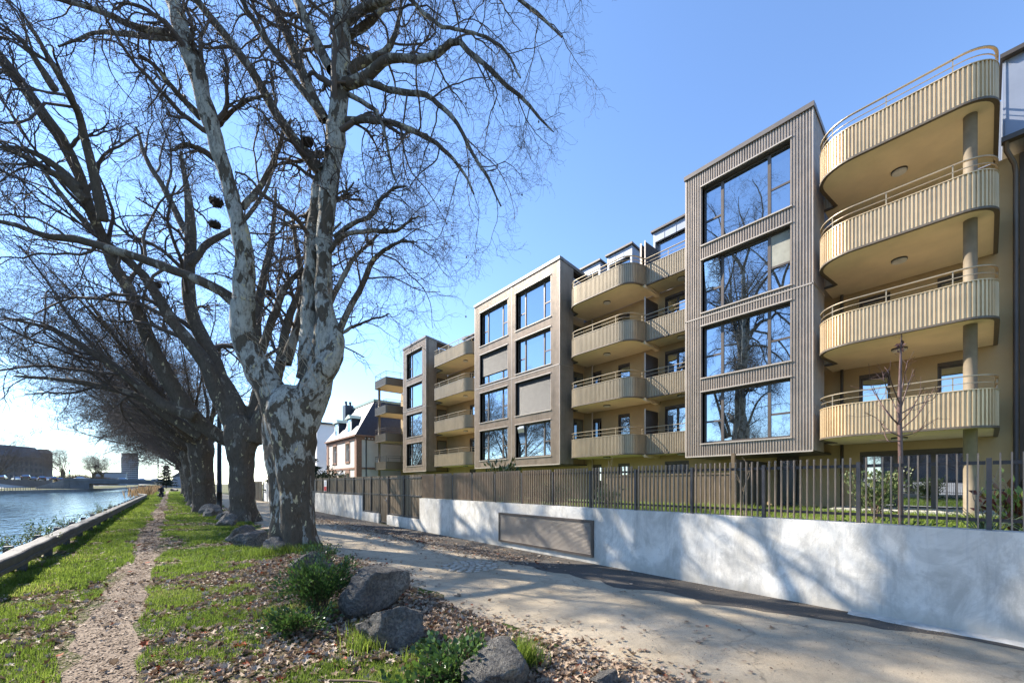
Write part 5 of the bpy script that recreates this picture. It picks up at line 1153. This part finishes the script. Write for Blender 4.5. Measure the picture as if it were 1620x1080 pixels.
def car_mesh(kind):
    """side profile extruded, cabin narrower than the body"""
    g = {}; b = MB()
    lo = [(-2.15, .28), (2.15, .28), (2.2, .55), (2.05, .80), (1.0, .92), (-1.9, .98), (-2.15, .85)]
    b.wallpoly(lo, 1, -.86, .86); g['body'] = b
    c = MB(); h = 1.45 if kind == 'car' else 1.75; back = -1.75 if kind == 'car' else -2.05
    c.hexa([(back, -.80, .93), (1.05, -.80, .88), (1.05, .80, .88), (back, .80, .93), (back+.45, -.62, h), (.15, -.62, h), (.15, .62, h), (back+.45, .62, h)]); g['cabin_glass'] = c
    rf_ = MB(); rf_.hexa([(back+.42, -.63, h), (.2, -.63, h), (.2, .63, h), (back+.42, .63, h), (back+.5, -.58, h+.05), (.1, -.58, h+.05), (.1, .58, h+.05), (back+.5, .58, h+.05)]); g['roof'] = rf_
    return g
carglass = M['glass']; tyre = plain('tyre_rubber', (.015, .015, .016), .8); head = plain('headlight_glass', (.7, .7, .68), .1); tail = plain('tail_light_red', (.35, .01, .01), .2)
def car(p, rz, col, lab, grp, kind='car'):
    t = thing('car', p, lab, 'car', grp, rz); paint = plain('car_paint', col, .22, .3, .02, 1); g = car_mesh(kind)
    def bl(m, n, mat, bev=0):
        o = m.build(n, [mat], None, bev); o.parent = t; return o
    bl(g['body'], 'body', paint, .06); bl(g['cabin_glass'], 'cabin_glass', carglass); bl(g['roof'], 'roof', paint)
    for sx in (-1.35, 1.35):
        for sy in (-.80, .80): m = MB(); m.tube([(sx, sy-.1, .32), (sx, sy+.1, .32)], .32, 14); bl(m, 'wheel', tyre)
    for sy in (-.6, .6):
        m = MB(); m.box(2.08, 2.17, sy-.18, sy+.18, .60, .74); bl(m, 'headlight', head); m = MB(); m.box(-2.19, -2.10, sy-.18, sy+.18, .66, .80); bl(m, 'tail_light', tail)
    return t
G1 = 'cars on the road across the canal'; QZ = 2.9
for pxx, d, rz, col, lab in [(25, 152, 1.9, (.62, .62, .62), 'white car on the far road below the long building, leftmost of the moving queue'), (41, 118, 1.7, (.04, .04, .045), 'dark grey car nearest the canal railing on the far road'), (51, 150, 1.8, (.07, .08, .10), 'dark blue car in the middle of the far queue'), (66, 140, 1.8, (.03, .03, .03), 'black car in the far queue beside the ramp wall, left one'), (60, 175, 1.8, (.3, .3, .32), 'silver car far back in the queue across the canal'), (76, 165, 1.8, (.5, .5, .52), 'light silver car behind the black cars across the canal'), (84, 150, 1.8, (.025, .025, .03), 'black car in the far queue beside the ramp wall, right one'), (95, 175, 1.8, (.06, .06, .07), 'dark car at the far end of the queue by the traffic light'), (3, 125, 1.6, (.05, .04, .04), 'dark car cut by the left edge on the far road')]:
    x_, y_, _ = at(pxx, d, 0); car((x_, y_, QZ), rz, col, lab, G1)
G2 = 'cars crossing the bridge'
# ------------------------------------------------------------------ bridge
BY = 235.0
def bx(pxx, Y): a, b = ray(pxx); return Y*a/b
bl_, br_ = bx(112, BY), bx(268, BY)
bg_ = thing('road_bridge', ((bl_+br_)/2, BY, 0), 'low concrete road bridge crossing the end of the canal', 'bridge')
zl, zr = 3.2, 2.3
def bz(x): return zl+(zr-zl)*(x-bl_)/(br_-bl_)
mb = MB(); mb.hexa([(bl_-2, BY, zl-1.3), (br_+14, BY, zr-1.3), (br_+14, BY+12, zr-1.3), (bl_-2, BY+12, zl-1.3), (bl_-2, BY, zl), (br_+14, BY, zr), (br_+14, BY+12, zr), (bl_-2, BY+12, zl)]); mb.build('deck', [M['bridge']], bg_)
mb = MB(); mb.hexa([(bl_-2, BY-.3, zl-.3), (br_+14, BY-.3, zr-.3), (br_+14, BY-.003, zr-.3), (bl_-2, BY-.003, zl-.3), (bl_-2, BY-.3, zl+.75), (br_+14, BY-.3, zr+.75), (br_+14, BY-.003, zr+.75), (bl_-2, BY-.003, zl+.75)]); mb.build('parapet', [M['bridge']], bg_)
xa = bx(218, BY); mb = MB(); mb.box(xa, br_+14, BY+.1, BY+11.9, -1.5, zr-1.31); mb.build('abutment', [M['bridge']], bg_)
xa = bx(141, BY); mb = MB(); mb.box(bl_-2, xa, BY+.1, BY+11.9, -1.5, zl-1.35); mb.build('abutment', [M['bridge']], bg_)
mb = MB(); r0 = at(57, 165, 0); mb.hexa([(r0[0], r0[1], -.3), (bl_-.5, BY-.1, -.3), (bl_-.2, BY+.5, -.3), (r0[0]+.4, r0[1]+.5, -.3), (r0[0], r0[1], .35), (bl_-.5, BY-.1, zl+.75), (bl_-.2, BY+.5, zl+.75), (r0[0]+.4, r0[1]+.5, .35)]); mb.build('ramp_wall', [M['bridge']], bg_)
for pxx, off, rz, col, lab in [(130, 3, 0, (.45, .46, .48), 'silver car on the bridge, leftmost, above the ramp'), (197, 3, 0, (.05, .055, .065), 'dark car on the bridge below the round tower'), (222, 7, math.pi, (.35, .36, .38), 'grey car on the bridge between the dark one and the pale one'), (247, 3, 0, (.48, .52, .58), 'pale blue-grey car at the right end of the bridge')]:
    x_ = bx(pxx, BY+off); car((x_, BY+off, bz(x_)), rz, col, lab, G2)
car((3.8, 118, 0), 1.5, (.10, .16, .32), 'blue car parked at the end of the lane beyond the tree row', 'parked cars')
# ------------------------------------------------------------------ far buildings
tw_ = thing('round_tower', at(205.5, 600, 0), 'round grey tower block on the skyline behind the bridge', 'tower'); tx, ty, _ = at(205.5, 600, 0)
conc = plain('tower_concrete', (.20, .22, .26), .7, 0, .08, .05); mb = MB(); mb.cyl(tx, ty, 0, 41.5, 9.0, 40); mb.build('shaft', [conc], tw_)
mb = MB(); mb.cyl(tx, ty, 41.5, 47, 9.4, 40); mb.build('crown', [plain('tower_crown', (.13, .125, .13), .8)], tw_)
mb = MB()
for i in range(13): z = 2+3*i; ribbon(mb, [(tx+9.15*math.cos(a), ty+9.15*math.sin(a)) for a in np.linspace(math.pi*.85, math.pi*2.15, 40)][::-1], -.1, .1, z, z+1.3, 2)
mb.build('window_bands', [M['dkgrey']], tw_)
mb = MB()
for i in range(24): a = 6.283*i/24; mb.box(tx+9.4*math.cos(a)-.2, tx+9.4*math.cos(a)+.2, ty+9.4*math.sin(a)-.2, ty+9.4*math.sin(a)+.2, 0, 41.4)
mb.build('ribs', [conc], tw_)
bk = thing('long_building', at(40, 230, 2.9), 'long dark stone building with a steep roof behind the car queue', 'building')
kb = plain('dark_stone', (.13, .11, .105), .9, 0, .15, .2)  # dark stone tone, varied slightly at random
pA, pB = np.array(at(86, 240, 0))[:2], np.array(at(-70, 190, 0))[:2]; u_ = (pB-pA)/np.linalg.norm(pB-pA); nb = np.array((-u_[1], u_[0])); nb = nb if nb@pA > 0 else -nb; Lb = np.linalg.norm(pB-pA)
def obox(mb, s0, s1, t0, t1, z0, z1):
    q = [pA+u_*s0+nb*t0, pA+u_*s1+nb*t0, pA+u_*s1+nb*t1, pA+u_*s0+nb*t1]; mb.prism([tuple(c) for c in q], z0, z1)
mb = MB(); obox(mb, 5, Lb, 0, 16, 0, 16.5); mb.build('wall', [kb], bk)
mb = MB(); q = [pA+u_*5+nb*-.5, pA+u_*Lb+nb*-.5, pA+u_*Lb+nb*16.5, pA+u_*5+nb*16.5]; q2 = [pA+u_*7+nb*4, pA+u_*(Lb-2)+nb*4, pA+u_*(Lb-2)+nb*12, pA+u_*7+nb*12]; mb.hexa([(*c, 16.5) for c in q]+[(*c, 22.5) for c in q2]); mb.build('roof', [slate], bk)
mb = MB(); c_ = pA+u_*3+nb*3; mb.cyl(c_[0], c_[1], 0, 19.5, 3.6, 24); mb.cyl(c_[0], c_[1], 19.5, 21.8, 3.8, 24, 2.2); mb.build('corner_tower', [kb], bk)
for i in range(14):
    for z in (4.5, 8.2, 12): s0 = 8+i*(Lb-12)/14; mb = MB(); obox(mb, s0, s0+1.3, -.08, -.01, z, z+2.1); mb.build('window', [M['dkgrey']], bk)
fb = thing('low_building', at(175, 420, 0), 'low bluish flat-roofed building left of the round tower', 'building'); x_, y_, _ = at(178, 420, 0); mb = MB(); mb.box(x_-14, x_+10, y_, y_+20, 0, 13); mb.build('wall', [plain('bluish_panel', (.16, .19, .24), .7)], fb); mb = MB(); mb.box(x_-14.5, x_+10.5, y_-.5, y_+20.5, 13, 13.8); mb.build('roof', [M['dkgrey']], fb)
fg = thing('gable_house', at(283, 160, 0), 'bluish grey gabled house end beyond the tree row', 'house'); x_, y_, _ = at(281, 160, 0); mb = MB(); mb.box(x_-1.4, x_+5, y_, y_+9, 0, 4.6); mb.build('wall', [plain('slate_blue_render', (.20, .22, .27), .8)], fg); mb = MB(); mb.wallpoly([(x_-1.8, 4.6), (x_+5.4, 4.6), (x_+1.8, 7.4)], 1, y_-.2, y_+9.2); mb.build('roof', [slate], fg)
# brown bare thickets behind the bridge
rb = np.random.RandomState(8)
def thicket(p, rx, h, lab, seed):
    r = np.random.RandomState(seed); n = 420; a = r.rand(n)*6.283; q = np.sqrt(r.rand(n)); b0 = np.stack((p[0]+np.cos(a)*q*rx, p[1]+np.sin(a)*q*4, np.full(n, p[2]-.5)), 1); hh = h*(.5+.5*r.rand(n))*(1-.35*q**2); d = np.stack((r.randn(n)*.9, r.randn(n)*.9, hh), 1)
    S0 = np.stack([b0+d*f+r.randn(n, 3)*.12 for f in np.linspace(0, 1, 6)], 1); R0 = np.tile(np.linspace(.09, .04, 6)[None], (n, 1)); A, B = grow(S0, R0, r, 6, 2.2, .55, 4, .25, 0, .2, .7, .035); V, Q = join([tubes(S0, R0, 3), tubes(A, B, 3)])
    o = np_mesh('thicket', V-np.array(p), Q, mats=plain('brown_twigs', (.12, .075, .045), .9)); o.location = p; return tag(o, lab, 'thicket', 'brown thickets beyond the bridge')
thicket(at(112, 262, 1.5), 8, 9, 'brown leafless thicket behind the left end of the bridge', 1); thicket(at(138, 270, 1.5), 9, 7.5, 'brown leafless thicket behind the bridge, middle of the three', 2); thicket(at(164, 280, 1.5), 8, 5.5, 'low brown thicket behind the bridge, nearest the round tower', 3)
# quay railing, lamps and traffic light across the canal
qr = thing('quay_railing', at(20, 122, -.3), 'thin dark railing along the far quay', 'railing')
qa, qb = np.array((-37.2, 176.)), np.array((-29.5, 216.)); qc = qa+(qa-np.array((-72, 0)))*-.30
def railrun(a, b, n):
    mb = MB()
    for i in range(n+1): p = a+(b-a)*i/n; mb.box(p[0]-.05, p[0]+.05, p[1]-.05, p[1]+.05, -.3, .75)
    for z in (.2, .7): mb.tube([(*a, z), (*b, z)], .045, 6)
    mb.build('rail_panel', [M['dkgrey']], qr)
railrun(qc, qa, 44); railrun(qa, qb, 30)
for i, (pxx, d, h) in enumerate([(23, 150, 9), (33.5, 160, 9), (48, 175, 10), (68, 190, 12)]):
    x_, y_, _ = at(pxx, d, 0); t = thing('street_lamp', (x_, y_, 2.9), 'slim dark street lamp on the far road, number %s from the left edge' % ('one', 'two', 'three', 'four')[i], 'street lamp', 'street lamps on the far road')
    t['label'] = ['slim street lamp on the far road, leftmost of the four', 'slim street lamp on the far road, just right of the leftmost', 'slim street lamp on the far road, before the middle of the long building', 'tallest slim street lamp on the far road, near the round corner tower'][i]
    mb = MB(); mb.cyl(x_, y_, 2.9, 2.9+h, .13, 8, .09); mb.build('pole', [M['dkgrey']], t); mb = MB(); mb.box(x_-1.2, x_+.1, y_-.1, y_+.1, 2.9+h, 3.05+h); mb.build('lamp_head', [M['dkgrey']], t)
x_, y_, _ = at(110, 190, 0); t = thing('traffic_light', (x_, y_, 2.9), 'traffic light showing green at the far junction', 'traffic light'); mb = MB(); mb.cyl(x_, y_, 2.9, 7.5, .1, 8); mb.build('pole', [M['dkgrey']], t); mb = MB(); mb.box(x_-.28, x_+.28, y_-.2, y_+.2, 6.6, 8.4); mb.build('housing', [M['black']], t)
gm = NT('green_signal'); gm.b.inputs['Emission Color'].default_value = (.02, .8, .35, 1); gm.b.inputs['Emission Strength'].default_value = 1.5; mb = MB(); mb.tube([(x_, y_-.26, 6.95), (x_, y_-.201, 6.95)], .22, 10); mb.build('green_lens', [gm.m], t)
x_, y_, _ = at(250, 190, 0); t = thing('mast', (x_, y_, 2.0), 'tall grey mast rising at the right end of the bridge', 'mast'); mb = MB(); mb.cyl(x_, y_, 0, 13.5, .26, 10, .2); mb.build('pole', [M['steel']], t); mb = MB(); mb.box(x_-.5, x_+.5, y_-.1, y_+.1, 13.5, 13.7); mb.build('lamp_head', [M['steel']], t)
# ------------------------------------------------------------------ the person at the end of the guard rail
pe = thing('person', (-.82, 62.5, 0), 'person in dark clothing sitting at the end of the guard rail, bent forward', 'person')
def skinned(name, verts, edges, radii, mat, parent, sub=2):
    me = bpy.data.meshes.new(name); me.from_pydata(verts, edges, []); me.materials.append(mat); o = bpy.data.objects.new(name, me); COL.objects.link(o); o.parent = parent
    s = o.modifiers.new('skin', 'SKIN'); s.use_smooth_shade = True
    for i, r_ in enumerate(radii): me.skin_vertices[0].data[i].radius = r_
    me.skin_vertices[0].data[0].use_root = True; u = o.modifiers.new('smooth', 'SUBSURF'); u.levels = sub; u.render_levels = sub; return o
dark = plain('dark_cloth', (.018, .02, .03), .9); skin = plain('skin', (.45, .28, .2), .6)
vv = [(0, 0, .55), (0, -.05, .8), (.0, -.12, 1.05), (0, -.16, 1.2), (0, -.2, 1.3), (-.17, -.12, 1.1), (-.24, -.22, .85), (-.16, -.42, .72), (.17, -.12, 1.1), (.24, -.22, .85), (.16, -.42, .72), (-.11, -.02, .53), (-.14, -.45, .52), (-.14, -.48, .10), (.11, -.02, .53), (.14, -.45, .52), (.14, -.48, .10)]
ee = [(0, 1), (1, 2), (2, 3), (3, 4), (2, 5), (5, 6), (6, 7), (2, 8), (8, 9), (9, 10), (0, 11), (11, 12), (12, 13), (0, 14), (14, 15), (15, 16)]
rr = [(.17, .14), (.16, .12), (.17, .12), (.08, .08), (.06, .06), (.075, .075), (.055, .055), (.045, .045), (.075, .075), (.055, .055), (.045, .045), (.11, .11), (.08, .08), (.05, .05), (.11, .11), (.08, .08), (.05, .05)]
skinned('body', vv, ee, rr, dark, pe)
hm = MB(); hm.tube([(0, -.2, 1.27), (0, -.23, 1.33), (0, -.25, 1.42), (0, -.25, 1.50), (0, -.24, 1.54)], [.06, .085, .10, .085, .03], 14)
o = hm.build('head', [skin]); o.parent = pe
hm = MB(); hm.tube([(0, -.20, 1.36), (0, -.22, 1.46), (0, -.225, 1.54), (0, -.225, 1.57)], [.085, .11, .09, .02], 14); o = hm.build('hair', [M['black']]); o.parent = pe
for sx in (-.14, .14):
    hm = MB(); hm.box(sx-.05, sx+.05, -.66, -.42, 0, .09); o = hm.build('shoe', [M['white']], None, .03); o.parent = pe
    hm = MB(); hm.tube([(sx*1.1, -.43, .70), (sx*1.1, -.53, .66)], [.042, .03], 8); o = hm.build('hand', [skin]); o.parent = pe
st_ = boulder((-.82, 62.5), (.4, .35, .30), 99, 'low stone that the seated person sits on at the end of the guard rail', 0, flat=.9)

# what the flats look out on across the wide basin, seen only in their window panes
for i, (x_, y_, s_) in enumerate([(-96, -62, 1.3), (-92, -38, 1.2), (-90, -14, 1.35), (-88, 10, 1.2), (-85, 36, 1.3), (-82, 60, 1.25)]):
    o = far_tree((v5, v6)[i % 2], (x_, y_, -.3), s_, i*1.3, 'bare quayside tree across the basin, seen only as a reflection in the window panes', 'trees reflected in the windows')
for i in range(5):
    ob = thing('quayside_building', (-125, -90+45*i, 0), 'long quayside block across the basin, seen only as a dark reflection in the window panes', 'building', 'blocks reflected in the windows'); y_ = -90+45*i
    mb = MB(); mb.box(-140, -125, y_-20, y_+20, 0, 11+2*(i % 3)); mb.build('wall', [kb], ob); mb = MB(); mb.box(-140.5, -124.5, y_-20.5, y_+20.5, 11+2*(i % 3), 13.5+2*(i % 3)); mb.build('roof', [slate], ob)
